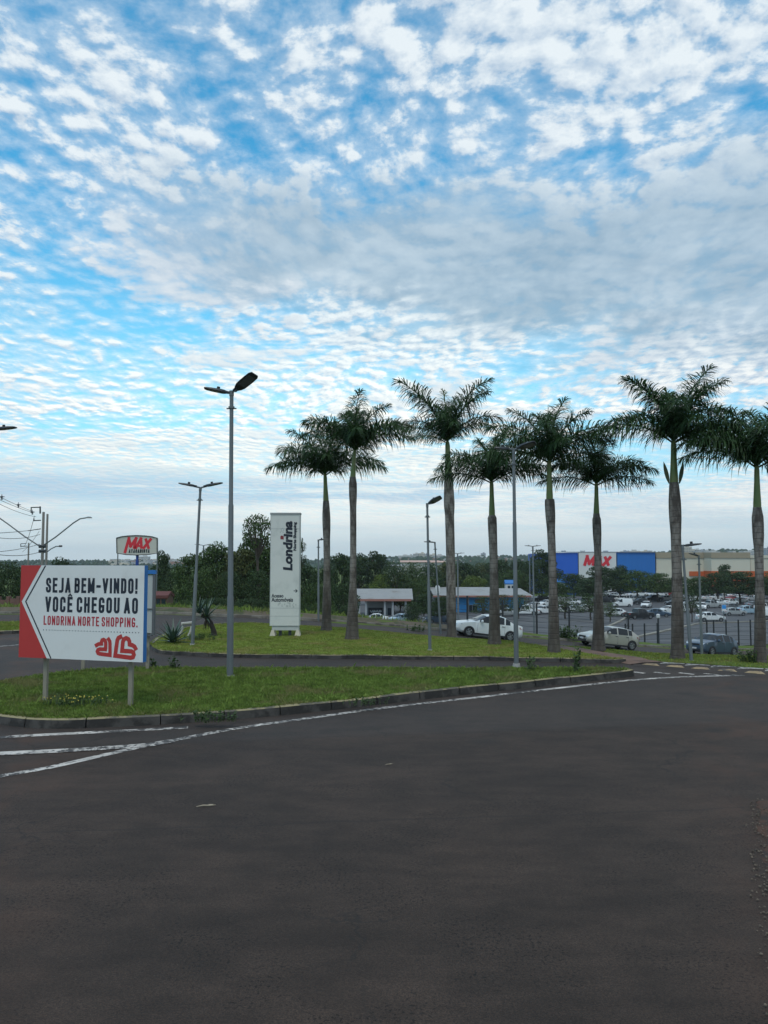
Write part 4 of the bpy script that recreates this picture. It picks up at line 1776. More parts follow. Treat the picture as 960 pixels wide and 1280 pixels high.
def max_logo(b, fn, u0, v0, u1, v1, t, leg=0.0, h=.01):
    W, H = u1 - u0, v1 - v0
    sh = .22 * H
    q = lambda a, c: (u0 + a * (W - sh) + sh * c, v0 + c * H)
    ribbon(b, [q(.02, -leg) if leg else q(.03, 0), q(.06, 1), q(.20, .25), q(.36, 1), q(.36, 0)], t, fn, h, caps=False)
    ribbon(b, [q(.42, 0), q(.56, .97), q(.68, 0)], t, fn, h, caps=False)
    ribbon(b, [q(.49, .27), q(.64, .27)], t * .7, fn, h + .004, caps=False)
    ribbon(b, [q(.74, 0), q(.99, 1)], t, fn, h, caps=False)
    ribbon(b, [q(.75, 1), q(.98, 0)], t, fn, h + .004, caps=False)


def pylon():
    yy = 66.0
    B = at(171, 760, yy)
    B.z = float(gz(B.x, yy))
    root = thing('pylon_sign', 'cream billboard with red logo on a blue post above the welcome board', 'sign', B)
    f = lambda px, py, h=0: Vector((at(px, py, yy).x - B.x, -h, at(px, py, yy).z - B.z))
    top = [(145.8, 672.5), (152, 670.8), (160, 669.8), (171, 669.3), (182, 669.8), (190, 670.8), (196.5, 672.5)]
    bot = [(196.5, 691.5), (185, 693.2), (171, 693.8), (157, 693.2), (146.2, 691.5)]
    outl = [(f(*p).x, f(*p).z) for p in top + bot]
    b = MB()
    b.prism(outl, lambda u, v, h: Vector((u, h, v)), 0, .3)
    b.build('panel', mat('pylon_cream', (.52, .50, .44), .6, 0, .06, 2), root, fix=True)
    b = MB()
    L = [Vector((x, -.02, z)) for x, z in outl]
    b.tube(L + [L[0]], .045, 6)
    b.build('frame', dark_metal(), root)
    b = MB()
    fn = lambda u, v, h: f(u, -v, h)
    max_logo(b, fn, 156.5, -686, 189.5, -673.0, 3.4, leg=.42, h=.012)
    b.build('emblem', LOGO_RED, root)
    b = MB()
    stroke_text(b, 'ATACADISTA', 160.8, -691, 186.8, -686.6, .26, fn, .016, .1)
    b.build('lettering', INK, root)
    b = MB()
    p0, p1 = f(171, 693.5), f(171, 693.5)
    b.tube([Vector((p0.x, .15, 0)), Vector((p0.x, .15, p0.z - .6)), Vector((p0.x, .15, p0.z - .35)), Vector((p0.x, .15, p0.z))], [.16, .14, .11, .13], 10)
    b.build('post', mat('pylon_blue', (.012, .05, .25), .5), root)
    for px in (146.6, 196):
        b = MB()
        p = f(px, 691)
        b.tube([Vector((p.x, .15, 0)), Vector((p.x, .15, p.z))], .05, 6)
        b.build('post', steel(), root)


pylon()


# ================================================================== power line on the left
CONCP = mat('pole_concrete', (.24, .22, .20), .9, 0, .2, 3, stretch=(1, 1, .2))


def power_pole(label, px, top_py, yy, w, arms):
    B = at(px, 760, yy)
    B.z = float(gz(B.x, yy))
    s = yy / F
    root = thing('power_pole', label, 'power pole', B, group='power poles on the left')
    T = at(px, top_py, yy) - B
    b = MB()
    b.tube([(0, 0, -.1), (0, 0, T.z)], [w * s * .62, w * s * .44], 8)
    b.build('pole', CONCP, root, sharp=50)
    f = lambda x, y: at(x, y, yy) - B
    for kind, pts, r in arms:
        m = MB()
        m.tube([f(*p) for p in pts], r, 6)
        m.build(kind, dark_metal() if kind != 'lamp_arm' else steel(), root, sharp=60)
    return root, f


ppole, pf = power_pole('front concrete power pole carrying the crossarms and two lamp arms', 51.2, 640, 64, 3.6, [
    ('crossarm', [(39, 634.4), (50.4, 634.0)], .05), ('bracket', [(50.2, 633), (50.2, 642)], .07), ('crossarm', [(42, 650.8), (51, 650.4)], .05),
    ('crossarm', [(35, 663.5), (51, 661)], .035), ('bracket', [(39, 634), (39, 641)], .05), ('bracket', [(42.4, 648), (42.4, 651)], .05),
    ('lamp_arm', [(53, 682.5), (70, 671), (92, 653.5), (100, 648.5), (108, 647.2)], .055), ('lamp_arm', [(49, 682.5), (30, 670), (10, 655), (0, 648), (-12, 640)], .055),
    ('clamp', [(49, 683), (57, 683)], .16), ('clamp', [(49, 689), (57, 689)], .16)])
for tt in ((108, 647.2), (-12, 640)):
    m = MB()
    p = pf(*tt)
    sgn = 1 if tt[0] > 50 else -1
    m.grid([[p + Vector((sgn * a, c, e)) for (c, e) in ((-w, 0), (0, .10 * k), (w, 0), (0, -.04))] for a, w, k in ((0, .06, .6), (.1, .12, 1), (.3, .12, 1), (.46, .05, .4))], closed=True)
    m.build('lamp_head', mat('lamp_grey', (.18, .19, .19), .5), ppole, sharp=50)
power_pole('rear concrete power pole close behind the first one', 56.2, 642.5, 66.5, 3.0, [('lamp_arm', [(57.5, 691), (64, 686), (70, 683), (76, 682.8)], .045), ('lamp_head', [(74, 682.7), (77.5, 682.6)], .09)])
power_pole('short distant power pole left of the pair', 33.6, 678.5, 92, 2.2, [('crossarm', [(26, 683), (34, 682.6)], .05), ('bracket', [(26, 679.5), (26, 684)], .05), ('crossarm', [(26, 679.6), (33, 679.4)], .04)])


def cable(label, a, ya, c, yc, sag, r=.016):
    A, C = at(*a, ya), at(*c, yc)
    root = MB()
    pts = [A.lerp(C, i / 14) - Vector((0, 0, sag * 4 * (i / 14) * (1 - i / 14))) - A for i in range(15)]
    root.tube(pts, r, 5)
    o = root.build('cable', black())
    o.location = A
    return tag(o, label, 'cable', 'overhead cables on the left')


cable('topmost overhead cable reaching the crossarm tip', (-40, 599), 44, (40, 639), 64, .12)
cable('second highest overhead cable under the topmost one', (-40, 604), 44.2, (42, 641), 64, .16)
cable('third overhead cable sagging below the two highest', (-40, 607), 43.8, (45, 646), 64, .28)
cable('middle overhead cable meeting the pole above the lamp arm', (-60, 668), 44, (50, 661.5), 64, .1, .02)
cable('middle overhead cable with the deepest sag', (-60, 656), 44, (50, 668), 64, .55, .02)
cable('lower overhead cable running to the pole under the lamp arm', (-50, 690), 44, (50, 680), 64, .25, .02)
cable('lowest overhead cable sagging to the pole clamp', (-50, 681), 44, (50, 690), 64, .45, .022)
cable('slack jumper cable hanging down beside the pole', (43, 645), 63.8, (30, 683), 90, .4, .02)
cable('thin drop cable slanting down left past the short pole', (49, 664), 63.9, (28, 690), 70, .15, .014)
# insulator strings on the top cables
for i, (px, py, yy) in enumerate([(2.3, 621, 54.5), (23, 631, 59.7), (40.5, 640, 63.6)]):
    m = MB()
    p = at(px, py, yy)
    m.lathe([(.02, -.22), (.09, -.18), (.03, -.13), (.10, -.08), (.03, -.02), (.10, .03), (.03, .09), (.02, .2)], 8)
    m.box((0, 0, 0), (.4, .03, .05))
    o = m.build('insulator', mat('insulator_grey', (.16, .17, .18), .4), sharp=50)
    o.location = p
    tag(o, ['spreader insulator at the far left on the top cables', 'spreader insulator midway along the top cables', 'insulator at the crossarm where the top cables end'][i], 'insulator', 'insulators on the cables')


# ================================================================== low plants
AGAVE = mat('agave_leaf', (.055, .095, .075), .5, 0, .2, 4, island=.25)
WEED = mat('weed_leaf', (.045, .085, .022), .7, 0, 0, 1, island=.4, trans=.25)
WEEDL = mat('weed_stem', (.07, .10, .035), .8)


def rosette(b, o, n, L, w, lo, hi, seed, curl=.2):
    R = random.Random(seed)
    for i in range(n):
        az = i * 2.39996 + R.uniform(-.3, .3)
        el = rad(lo + (hi - lo) * ((i + .5) / n) + R.uniform(-6, 6))
        l = L * R.uniform(.8, 1.1)
        h = Vector((math.cos(az), math.sin(az), 0))
        s = Vector((-h.y, h.x, 0))
        rows = []
        for t in (0, .2, .45, .7, .9, 1):
            e = el - curl * t
            c = o + (h * math.cos(e) + Vector((0, 0, math.sin(e)))) * l * t
            k = w * (.7 + .6 * t if t < .4 else (.94 * (1 - t) / .6 + .02)) / 2
            rows.append([c - s * k, c + Vector((0, 0, -.18 * w)) * (1 - t), c + s * k])
        b.grid(rows)


def agave(label, px, py, off, n, L, w, lo, hi, seed):
    B = hit(px, py, off)
    b = MB()
    rosette(b, Vector((0, 0, .02)), n, L, w, lo, hi, seed)
    o = b.build('agave_plant', AGAVE, sharp=180)
    o.location = B
    tag(o, label, 'plant')


agave('grey-green agave with spread spiky leaves at the left tip of the lawn', 216, 803.5, .13, 34, .92, .13, 12, 80, 4)


def yucca():
    B = hit(268, 795, .13)
    s = B.y / F
    root = thing('yucca_plant', 'leaning yucca with a bent dark trunk behind the lamp post', 'plant', B)
    f = lambda px, py, dy=0: at(px, py, B.y + dy) - B
    P = [f(268, 797), f(267, 788), f(263.5, 779), f(258, 771.5), f(252, 769)]
    b = MB()
    b.tube(P, [.13, .10, .09, .085, .07], 8)
    b.build('trunk', mat('yucca_trunk', (.045, .035, .028), .95, 0, .3, 8), root, sharp=60)
    b = MB()
    rosette(b, P[3], 46, .85, .075, -8, 84, 8, .1)
    rosette(b, P[4] + Vector((-.1, 0, .1)), 34, .72, .07, 0, 75, 9, .1)
    b.build('crown', AGAVE, root, sharp=180)
    b = MB()
    rosette(b, P[3] - Vector((0, 0, .02)), 12, .5, .05, -80, -45, 10, .1)
    b.build('dead_leaves', mat('dead_leaf', (.06, .05, .035), .9, island=.3), root, sharp=180)


yucca()
# pieces of white kerb ring standing in the bed
for lab, pp in (('upright white concrete bed edge with a flat top beside the agave', [(222, 797), (226.5, 790), (228.5, 784), (227, 779.5), (240, 778.2)]),
                ('short curved white bed edge beside the leaning lamp post', [(236, 795), (238.5, 789), (240, 783)])):
    B = hit(pp[0][0], pp[0][1], .13)
    m = MB()
    m.tube([at(a, c, B.y) - B for a, c in pp], [.06, .055, .05, .05, .05][:len(pp)], 6)
    o = m.build('bed_edging', mat('white_edging', (.42, .40, .36), .8, 0, .2, 6), sharp=60)
    o.location = B
    tag(o, lab, 'edging')


def weed(label, px, py, off, h, n, spread, seed, flowers=0, leaf=.07):
    B = hit(px, py, off)
    R = random.Random(seed)
    root = thing('weed', label, 'plant', B)
    st, lf, fl = MB(), MB(), MB()
    for i in range(n):
        a = R.uniform(0, 6.28)
        q = Vector((math.cos(a) * spread[0] * R.random(), math.sin(a) * spread[1] * R.random(), 0))
        hh = h * R.uniform(.55, 1.1)
        tip = q + Vector((R.uniform(-.25, .25) * hh, R.uniform(-.25, .25) * hh, hh))
        st.tube([q, q.lerp(tip, .5) + Vector((0, 0, .05 * hh)), tip], [.006, .005, .002], 4)
        for k in range(int(6 + hh * 16)):
            c = q.lerp(tip, R.uniform(.15, 1.0))
            d = Vector((R.uniform(-1, 1), R.uniform(-1, 1), R.uniform(-.2, .8))).normalized()
            s = d.cross(Vector((R.uniform(-.4, .4), R.uniform(-.4, .4), 1))).normalized()
            l = leaf * R.uniform(.6, 1.3)
            lf.add([c, c + d * l * .5 - s * l * .28, c + d * l, c + d * l * .5 + s * l * .28], [(0, 1, 2, 3)])
        if i < flowers:
            fl.lathe([(.001, 0), (.014, .004), (.010, .016), (.001, .02)], 6, Matrix.Translation(tip))
    st.build('stem', WEEDL, root)
    lf.build('foliage', WEED, root)
    if flowers:
        fl.build('flower', mat('yellow_petal', (.50, .40, .06), .7), root)


weed('tall leafy weed growing near the right tip of the front island', 718, 840, .15, .62, 8, (.16, .16), 1, leaf=.11)
weed('patch of low flowering weeds between the welcome board posts', 96, 882, .15, .17, 90, (.75, .32), 2, 40, .045)
weed('creeping weed spilling over the kerb below the lamp post', 262, 902, .10, .20, 44, (.55, .16), 3, 0, .06)
weed('small weed clump spilling over the front kerb, middle of the island', 455, 881.5, .10, .14, 26, (.5, .12), 4, 0, .05)
weed('weed at the far edge of the front island left of the lamp post', 218, 836, .15, .28, 10, (.12, .1), 5, 0, .09)
weed('small weed at the far edge beside the rear board post', 192, 835, .15, .24, 8, (.1, .1), 6, 0, .09)
weed('low weed beside the tall leafy one on the front island', 662, 838, .15, .34, 7, (.2, .15), 7, 0, .09)
weed('dark bushy weed at the foot of the last palm', 938, 829, .0, .36, 44, (.45, .3), 8, 0, .08)
weed('green bush on the slope left of the beige hatchback', 710, 800, .0, .9, 46, (1.0, .6), 9, 0, .16)
weed('low bush on the verge behind the lawn right of the second palm', 520, 790, .0, .4, 26, (.7, .4), 10, 0, .12)
weed('low green weeds under the leaning yucca', 250, 800, .13, .22, 40, (.8, .3), 12, 0, .07)
# debris on the road
for lab, px, py, a in (('dry pale twig lying on the near asphalt', 257, 1008.5, .2), ('small dry leaf on the asphalt right of the twig', 486, 956, .5)):
    B = hit(px, py)
    m = MB()
    m.tube([(-.11, -.01, .012), (-.03, .012, .016), (.05, -.004, .014), (.12, .012, .012)], [.004, .009, .008, .003], 5)
    m.add([(.0, 0, .018), (.05, .03, .022), (.10, .03, .016), (.05, .0, .012)], [(0, 1, 2, 3)])
    o = m.build('twig', mat('dry_leaf', (.30, .25, .18), .9))
    o.location = B
    o.rotation_euler = (0, 0, a)
    o.scale = (1, 1, 1) if px < 400 else (.6, .6, .6)
    tag(o, lab, 'twig')

# ================================================================== trees
BARK = mat('tree_bark', (.075, .058, .045), .9, 0, .3, 6)
LEAF = {
    'dark': mat('leaf_dark', (.034, .060, .022), .7, 0, 0, 1, island=.5, trans=.2, spec=.3),
    'mid': mat('leaf_mid', (.050, .084, .025), .7, 0, 0, 1, island=.5, trans=.2, spec=.3),
    'olive': mat('leaf_olive', (.070, .082, .028), .7, 0, 0, 1, island=.5, trans=.2, spec=.3),
    'light': mat('leaf_light', (.105, .145, .030), .7, 0, 0, 1, island=.4, trans=.25, spec=.3),
}


def leaves(b, c, r3, n, size, R):
    """leaf sprays through an ellipsoid, denser towards its shell"""
    for _ in range(n):
        while True:
            d = Vector((R.uniform(-1, 1), R.uniform(-1, 1), R.uniform(-1, 1)))
            if .05 < d.length < 1:
                break
        k = d.length ** -.45
        d = d * min(k, 1 / d.length)
        p = c + Vector((d.x * r3[0], d.y * r3[1], d.z * r3[2]))
        nrm = (d * .8 + Vector((R.uniform(-1, 1), R.uniform(-1, 1), R.uniform(-.4, 1.2)))).normalized()
        u = nrm.cross(Vector((R.uniform(-1, 1), R.uniform(-1, 1), R.uniform(-1, 1)))).normalized()
        v = nrm.cross(u)
        s = size * R.uniform(.55, 1.25)
        b.add([p - u * s * .5, p + v * s * .26, p + u * s * .55 - nrm * s * .12, p - v * s * .26], [(0, 1, 2, 3)])


def tree_template(seed, style, H=8.0, Wd=6.0, n=5600, size=.33):
    R = random.Random(seed)
    tr, cr = MB(), MB()
    th = {'broad': .28, 'layer': .38, 'sparse': .62, 'low': .16}[style]
    top = Vector((R.uniform(-.2, .2), R.uniform(-.2, .2), H * th))
    tr.tube([(0, 0, -.4), (0, 0, .1), top * .5 + Vector((.1, 0, 0)), top], [.26, .21, .17, .14], 8)
    cl = []
    if style in ('broad', 'low'):
        m = 22
        for i in range(m):
            a = i * 2.39996 + R.uniform(-.4, .4)
            q = (i + .5) / m
            zz = H * (th * .75 + (1 - th * .75) * (.08 + .84 * q)) + R.uniform(-.3, .3)
            prof = math.sin(math.pi * min(1, .16 + .80 * q)) ** .7
            rr = Wd * .5 * prof * (.35 + .45 * R.random())
            c = Vector((math.cos(a) * rr, math.sin(a) * rr, zz))
            k = Wd * R.uniform(.13, .21)
            cl.append((c, (k, k, k * R.uniform(.55, .8))))
    elif style == 'layer':
        for lv in range(5):
            zz = H * (.40 + .125 * lv)
            rad_ = Wd * .5 * (1.0 - .14 * lv)
            for i in range(9 - lv):
                a = i * 6.283 / (9 - lv) + R.uniform(-.4, .4) + lv
                rr = rad_ * R.uniform(.35, .85)
                k = Wd * R.uniform(.13, .20)
                cl.append((Vector((math.cos(a) * rr, math.sin(a) * rr, zz + R.uniform(-.25, .25))), (k, k, k * R.uniform(.30, .55))))
    else:
        for i in range(30):
            a = i * 2.39996
            rr = Wd * .5 * R.uniform(.2, .9)
            zz = H * R.uniform(.70, .97)
            k = Wd * R.uniform(.10, .18)
            cl.append((Vector((math.cos(a) * rr, math.sin(a) * rr, zz)), (k, k, k * .7)))
    for c, r3 in cl:
        if R.random() < .7:
            q = top.lerp(c, .5) + Vector((0, 0, -.12 * (c - top).length))
            tr.tube([top * R.uniform(.75, 1.0), q, c], [.10, .065, .025], 5)
    tot = sum(r[0] * r[1] for _, r in cl)
    for c, r3 in cl:
        leaves(cr, c, r3, int(n * r3[0] * r3[1] / tot), size, R)
    return tr.mesh('trunk', BARK, 60), cr


TT = {}
for nm, args in {'broadA': (21, 'broad'), 'broadB': (22, 'broad', 8, 6.6), 'broadC': (23, 'broad', 8, 5.4), 'layerA': (31, 'layer', 8, 9.5, 6500, .34), 'layerB': (32, 'layer', 8, 8.5, 6500, .34),
                 'sparseA': (41, 'sparse', 8, 4.2, 1500, .26), 'lowA': (51, 'low', 8, 8.5), 'lowB': (52, 'low', 8, 9.5), 'youngA': (61, 'layer', 8, 7.5, 1500, .34)}.items():
    t, c = tree_template(*args)
    TT[nm] = (t, {k: c.mesh('crown', LEAF[k]) for k in LEAF})


def tree(px, top_py, Y, wpx, tpl, leaf, label, group, base_z=None, base_py=None):
    """stands on the land at depth Y; its top meets top_py, its crown is about wpx wide"""
    B = at(px, 740, Y)
    B.z = float(gz(B.x, Y)) if base_z is None else base_z
    h = at(px, top_py, Y).z - B.z
    w = wpx * Y / F
    nat = {'broadA': 6.2, 'broadB': 6.6, 'broadC': 5.4, 'layerA': 9.5, 'layerB': 8.5, 'sparseA': 4.2, 'lowA': 8.5, 'lowB': 9.5, 'youngA': 7.5}[tpl]
    o = thing('tree', label, 'tree', B, random.uniform(0, 6.28), group)
    o.scale = (w / nat, w / nat, h / 8.0)
    link('trunk', TT[tpl][0], o)
    link('crown', TT[tpl][1][leaf], o)
    return o


def belt(lst, what, where, group):
    lst = sorted(lst)
    n = len(lst)
    for i, (px, py, Y, w, tpl, leaf) in enumerate(lst):
        tree(px, py, Y, w, tpl, leaf, f'{nth_of(i, n, what)} {where}', group)


# left, beyond the junction
belt([(-26, 700, 62, 70, 'lowA', 'dark'), (10, 703, 66, 62, 'lowB', 'dark'), (36, 705, 75, 50, 'broadB', 'mid'), (77, 696, 85, 48, 'broadA', 'dark'), (62, 708, 70, 56, 'lowA', 'dark'),
      (100, 712, 72, 50, 'lowB', 'mid'), (132, 712, 74, 60, 'lowA', 'dark'), (162, 714, 80, 56, 'lowB', 'dark')],
     'dark tree', 'in the thicket behind the welcome board', 'trees behind the welcome board')
belt([(203, 690, 88, 30, 'broadC', 'dark'), (188, 712, 78, 56, 'lowB', 'dark'), (222, 708, 84, 60, 'lowA', 'dark'), (240, 690, 74, 54, 'broadB', 'mid'), (270, 677, 72, 66, 'broadA', 'mid'), (300, 684, 70, 60, 'broadB', 'olive'),
      (333, 676, 70, 60, 'broadA', 'mid'), (312, 668, 72, 40, 'broadC', 'mid'), (252, 712, 66, 56, 'lowA', 'mid'), (290, 715, 64, 54, 'lowB', 'dark'), (322, 712, 64, 50, 'lowA', 'dark'), (352, 690, 78, 50, 'broadC', 'mid')],
     'bushy tree', 'in the woods left of the totem', 'trees left of the totem')
tree(322, 643, 66, 43, 'sparseA', 'mid', 'tall slender tree with an open crown touching the totem on its left', 'tall open trees by the totem')
tree(372, 672, 74, 22, 'sparseA', 'dark', 'tall open tree peeping out right of the totem', 'tall open trees by the totem')
belt([(380, 702, 100, 46, 'broadA', 'dark'), (404, 706, 96, 46, 'lowA', 'dark'), (424, 689, 112, 44, 'broadB', 'dark'), (448, 691, 180, 46, 'broadA', 'dark'), (470, 690, 185, 40, 'broadC', 'dark'),
      (396, 730, 84, 50, 'lowB', 'mid'), (428, 728, 90, 50, 'lowA', 'dark'), (492, 702, 150, 46, 'lowA', 'dark'), (515, 704, 160, 46, 'lowB', 'mid'), (538, 703, 165, 44, 'lowA', 'dark'),
      (558, 700, 170, 44, 'broadA', 'olive'), (434, 738, 110, 26, 'lowB', 'dark')],
     'dark tree', 'in the wood between the totem and the thick palm', 'wood behind the lawn')
belt([(478, 717, 150, 40, 'lowA', 'light'), (500, 716, 152, 42, 'lowB', 'light'), (592, 719, 185, 38, 'broadA', 'light'), (520, 724, 150, 34, 'lowA', 'mid')],
     'bright green tree', 'behind the long roofs of the car park buildings', 'bright trees behind the low buildings')
belt([(580, 702, 215, 50, 'broadA', 'dark'), (604, 703, 220, 46, 'lowA', 'olive'), (624, 698, 215, 44, 'broadB', 'dark'), (648, 698, 215, 40, 'broadA', 'dark'), (678, 688, 205, 40, 'broadC', 'dark'),
      (662, 702, 200, 50, 'lowB', 'dark'), (640, 712, 195, 50, 'lowA', 'mid'), (690, 706, 205, 36, 'broadA', 'dark'), (616, 716, 200, 44, 'lowB', 'dark')],
     'dense tree', 'in the wood left of the blue store wall', 'wood left of the store')
belt([(718, 716, 196, 56, 'layerA', 'dark'), (752, 707, 200, 54, 'layerB', 'dark'), (775, 706, 206, 40, 'broadA', 'dark'), (796, 712, 198, 56, 'layerA', 'mid'), (822, 716, 200, 50, 'layerB', 'mid'),
      (846, 720, 205, 48, 'layerA', 'dark'), (872, 721, 190, 50, 'layerB', 'mid'), (897, 714, 186, 54, 'layerA', 'dark'), (906, 705, 200, 26, 'layerB', 'dark'), (925, 714, 188, 58, 'layerB', 'dark'),
      (950, 720, 184, 50, 'layerA', 'dark'), (735, 724, 185, 46, 'layerB', 'dark'), (975, 712, 186, 56, 'layerA', 'mid'), (697, 727, 190, 40, 'layerA', 'mid')],
     'spreading flat-topped tree', 'in front of the store walls', 'shade trees in front of the stores')
belt([(706, 742, 128, 46, 'youngA', 'mid'), (738, 744, 125, 44, 'youngA', 'mid'), (762, 752, 118, 30, 'youngA', 'mid'), (864, 740, 118, 30, 'youngA', 'dark'),
      (648, 742, 128, 34, 'youngA', 'mid'), (604, 744, 122, 36, 'youngA', 'mid'), (628, 742, 130, 30, 'youngA', 'olive')],
     'young car park tree with thin layered branches', 'among the parking bays', 'young trees in the car park')
belt([(530, 742, 118, 36, 'layerB', 'dark'), (552, 744, 112, 34, 'layerA', 'dark'), (516, 752, 110, 30, 'lowA', 'dark')],
     'dark layered tree', 'between the grey kiosk and the blue building', 'trees between the low buildings')
belt([(400, 752, 72, 44, 'lowA', 'mid'), (432, 757, 74, 36, 'lowB', 'dark'), (378, 756, 66, 36, 'lowA', 'dark'), (350, 752, 60, 50, 'lowB', 'dark'), (310, 748, 60, 54, 'lowA', 'dark'), (270, 748, 60, 54, 'lowB', 'dark'), (235, 750, 62, 46, 'lowA', 'mid')],
     'low bushy tree', 'along the woods across the back street', 'undergrowth along the back street')

# ================================================================== buildings
def px_box(b, x0, x1, y_top, y_bot, Y, depth, org, z0=None, z1=None):
    """upright block whose front stands at depth Y and fills the pixel box; org = thing's base"""
    a, c = at(x0, y_top, Y), at(x1, y_bot, Y)
    zt = z1 if z1 is not None else a.z
    zb = z0 if z0 is not None else c.z
    b.box(((a.x + c.x) / 2 - org.x, Y + depth / 2 - org.y, (zt + zb) / 2 - org.z), (c.x - a.x, depth, zt - zb))


def base(px, Y):
    p = at(px, 740, Y)
    p.z = float(gz(p.x, Y))
    return p


WALLB = mat('store_blue', (.010, .13, .42), .6, 0, .16, .5, stretch=(1, 1, .08))
WALLB2 = mat('store_blue_left', (.010, .10, .50), .55, 0, .05, .3)
CREAM = mat('mall_cream', (.55, .52, .42), .8, 0, .05, .2)
TAN = mat('mall_tan', (.31, .26, .18), .8, 0, .05, .2)
ORANGE = mat('mall_orange', (.48, .10, .025), .75, 0, .08, .3)
GLASSD = mat('dark_glass', (.02, .03, .04), .1)


def store():
    Y = 243.0
    B = base(760, Y)
    root = thing('store_building', 'big blue store hall with a white panel carrying red letters', 'store', B)
    for nm, x0, x1, t, m, dy in (('wall', 690, 723.2, 691, WALLB2, 0), ('wall', 771.4, 820, 690, WALLB, 0), ('sign_panel', 723.4, 771.2, 690, mat('store_white', (.60, .60, .58), .6, 0, .04, .3), -.3)):
        b = MB()
        px_box(b, x0, x1, t, 748, Y + dy, 40, B, z0=B.z - .3)
        b.build(nm, m, root)
    b = MB()
    f = lambda px, py, h=0: Vector((at(px, py, Y - .3).x - B.x, -.3 - h, at(px, py, Y - .3).z - B.z))
    max_logo(b, lambda u, v, h: f(u, -v, h), 729.5, -707.2, 764, -695.6, 3.7, h=.08)
    b.build('lettering', LOGO_RED, root)
    b = MB()
    for x0, x1 in ((690, 723), (723.4, 771), (771.4, 820)):
        px_box(b, x0, x1, 689.6, 690.4, Y - .4, .6, B)
    b.build('parapet', mat('parapet_grey', (.30, .31, .32), .7), root)
    b = MB()
    for px in (704, 728, 757, 783, 812):
        px_box(b, px, px + 3.5, 688.2, 690.2, Y + 14, 3, B)
    b.build('roof_unit', mat('roof_unit', (.35, .36, .36), .6), root)
    b = MB()
    px_box(b, 735, 760, 737, 746, Y - .45, .4, B, z0=B.z)
    b.build('door', GLASSD, root)


store()


def mall():
    Y = 243.0
    B = base(880, Y)
    root = thing('mall_building', 'long cream shopping mall with a tan top band and an orange base', 'mall', B)
    for x0, x1, dy in ((820.2, 889, .8), (889, 938, -5.0), (938, 1090, -1.5)):
        YY = Y + dy
        for nm, t, bt, m, pr in (('top_band', 690.5 if x0 < 930 else 694, 697.5, TAN if x0 < 930 else CREAM, .25), ('wall', 697.3, 714, CREAM, 0), ('base_band', 713.8, 748, ORANGE if x0 > 860 else CREAM, .15)):
            b = MB()
            px_box(b, x0, x1, t, bt, YY - pr, 38 + pr, B, z0=(B.z - .4 if nm == 'base_band' else None))
            b.build(nm, m, root)
        if x0 < 830:
            b = MB()
            px_box(b, 862, x1 - .2, 714.2, 720, YY - .5, .4, B)
            b.build('base_band', ORANGE, root)
        b = MB()
        px_box(b, x0 + 1, x1 - 1, 736, 741, YY - .6, .3, B)
        b.build('window', GLASSD, root)
    b = MB()
    for px in (846, 872, 916, 930, 946):
        px_box(b, px, px + 4, 688.6, 691, Y + 16, 4, B)
    b.build('roof_unit', mat('roof_unit', (.35, .36, .36), .6), root)


mall()


def gable_roof(b, x0, x1, Y, depth, z_eave, z_ridge, org, over=.5):
    a, c = at(x0, 740, Y).x - org.x - over, at(x1, 740, Y).x - org.x + over
    y0, y1 = Y - over - org.y, Y + depth + over - org.y
    zm, ze = z_ridge - org.z, z_eave - org.z
    ym = (y0 + y1) / 2
    rows = [[(a, y0, ze), (a, ym, zm), (a, y1, ze)], [(c, y0, ze), (c, ym, zm), (c, y1, ze)]]
    lo = [[(x, y, z - .22) for x, y, z in r] for r in rows]
    b.grid(rows)
    b.grid(lo)
    for k in (0, 2):
        b.add([rows[0][k], rows[1][k], lo[1][k], lo[0][k]], [(0, 1, 2, 3)])
    for r in (0, 1):
        for k in (0, 1):
            b.add([rows[r][k], rows[r][k + 1], lo[r][k + 1], lo[r][k]], [(0, 1, 2, 3)])


ROOFM = mat('metal_roof', (.27, .27, .265), .6, .1, .15, .6, (.20, .185, .17), (.5, .7), .4)
EAVE = mat('eave_red', (.30, .13, .10), .7)
GREYW = mat('grey_wall', (.26, .27, .28), .8, 0, .1, 1)


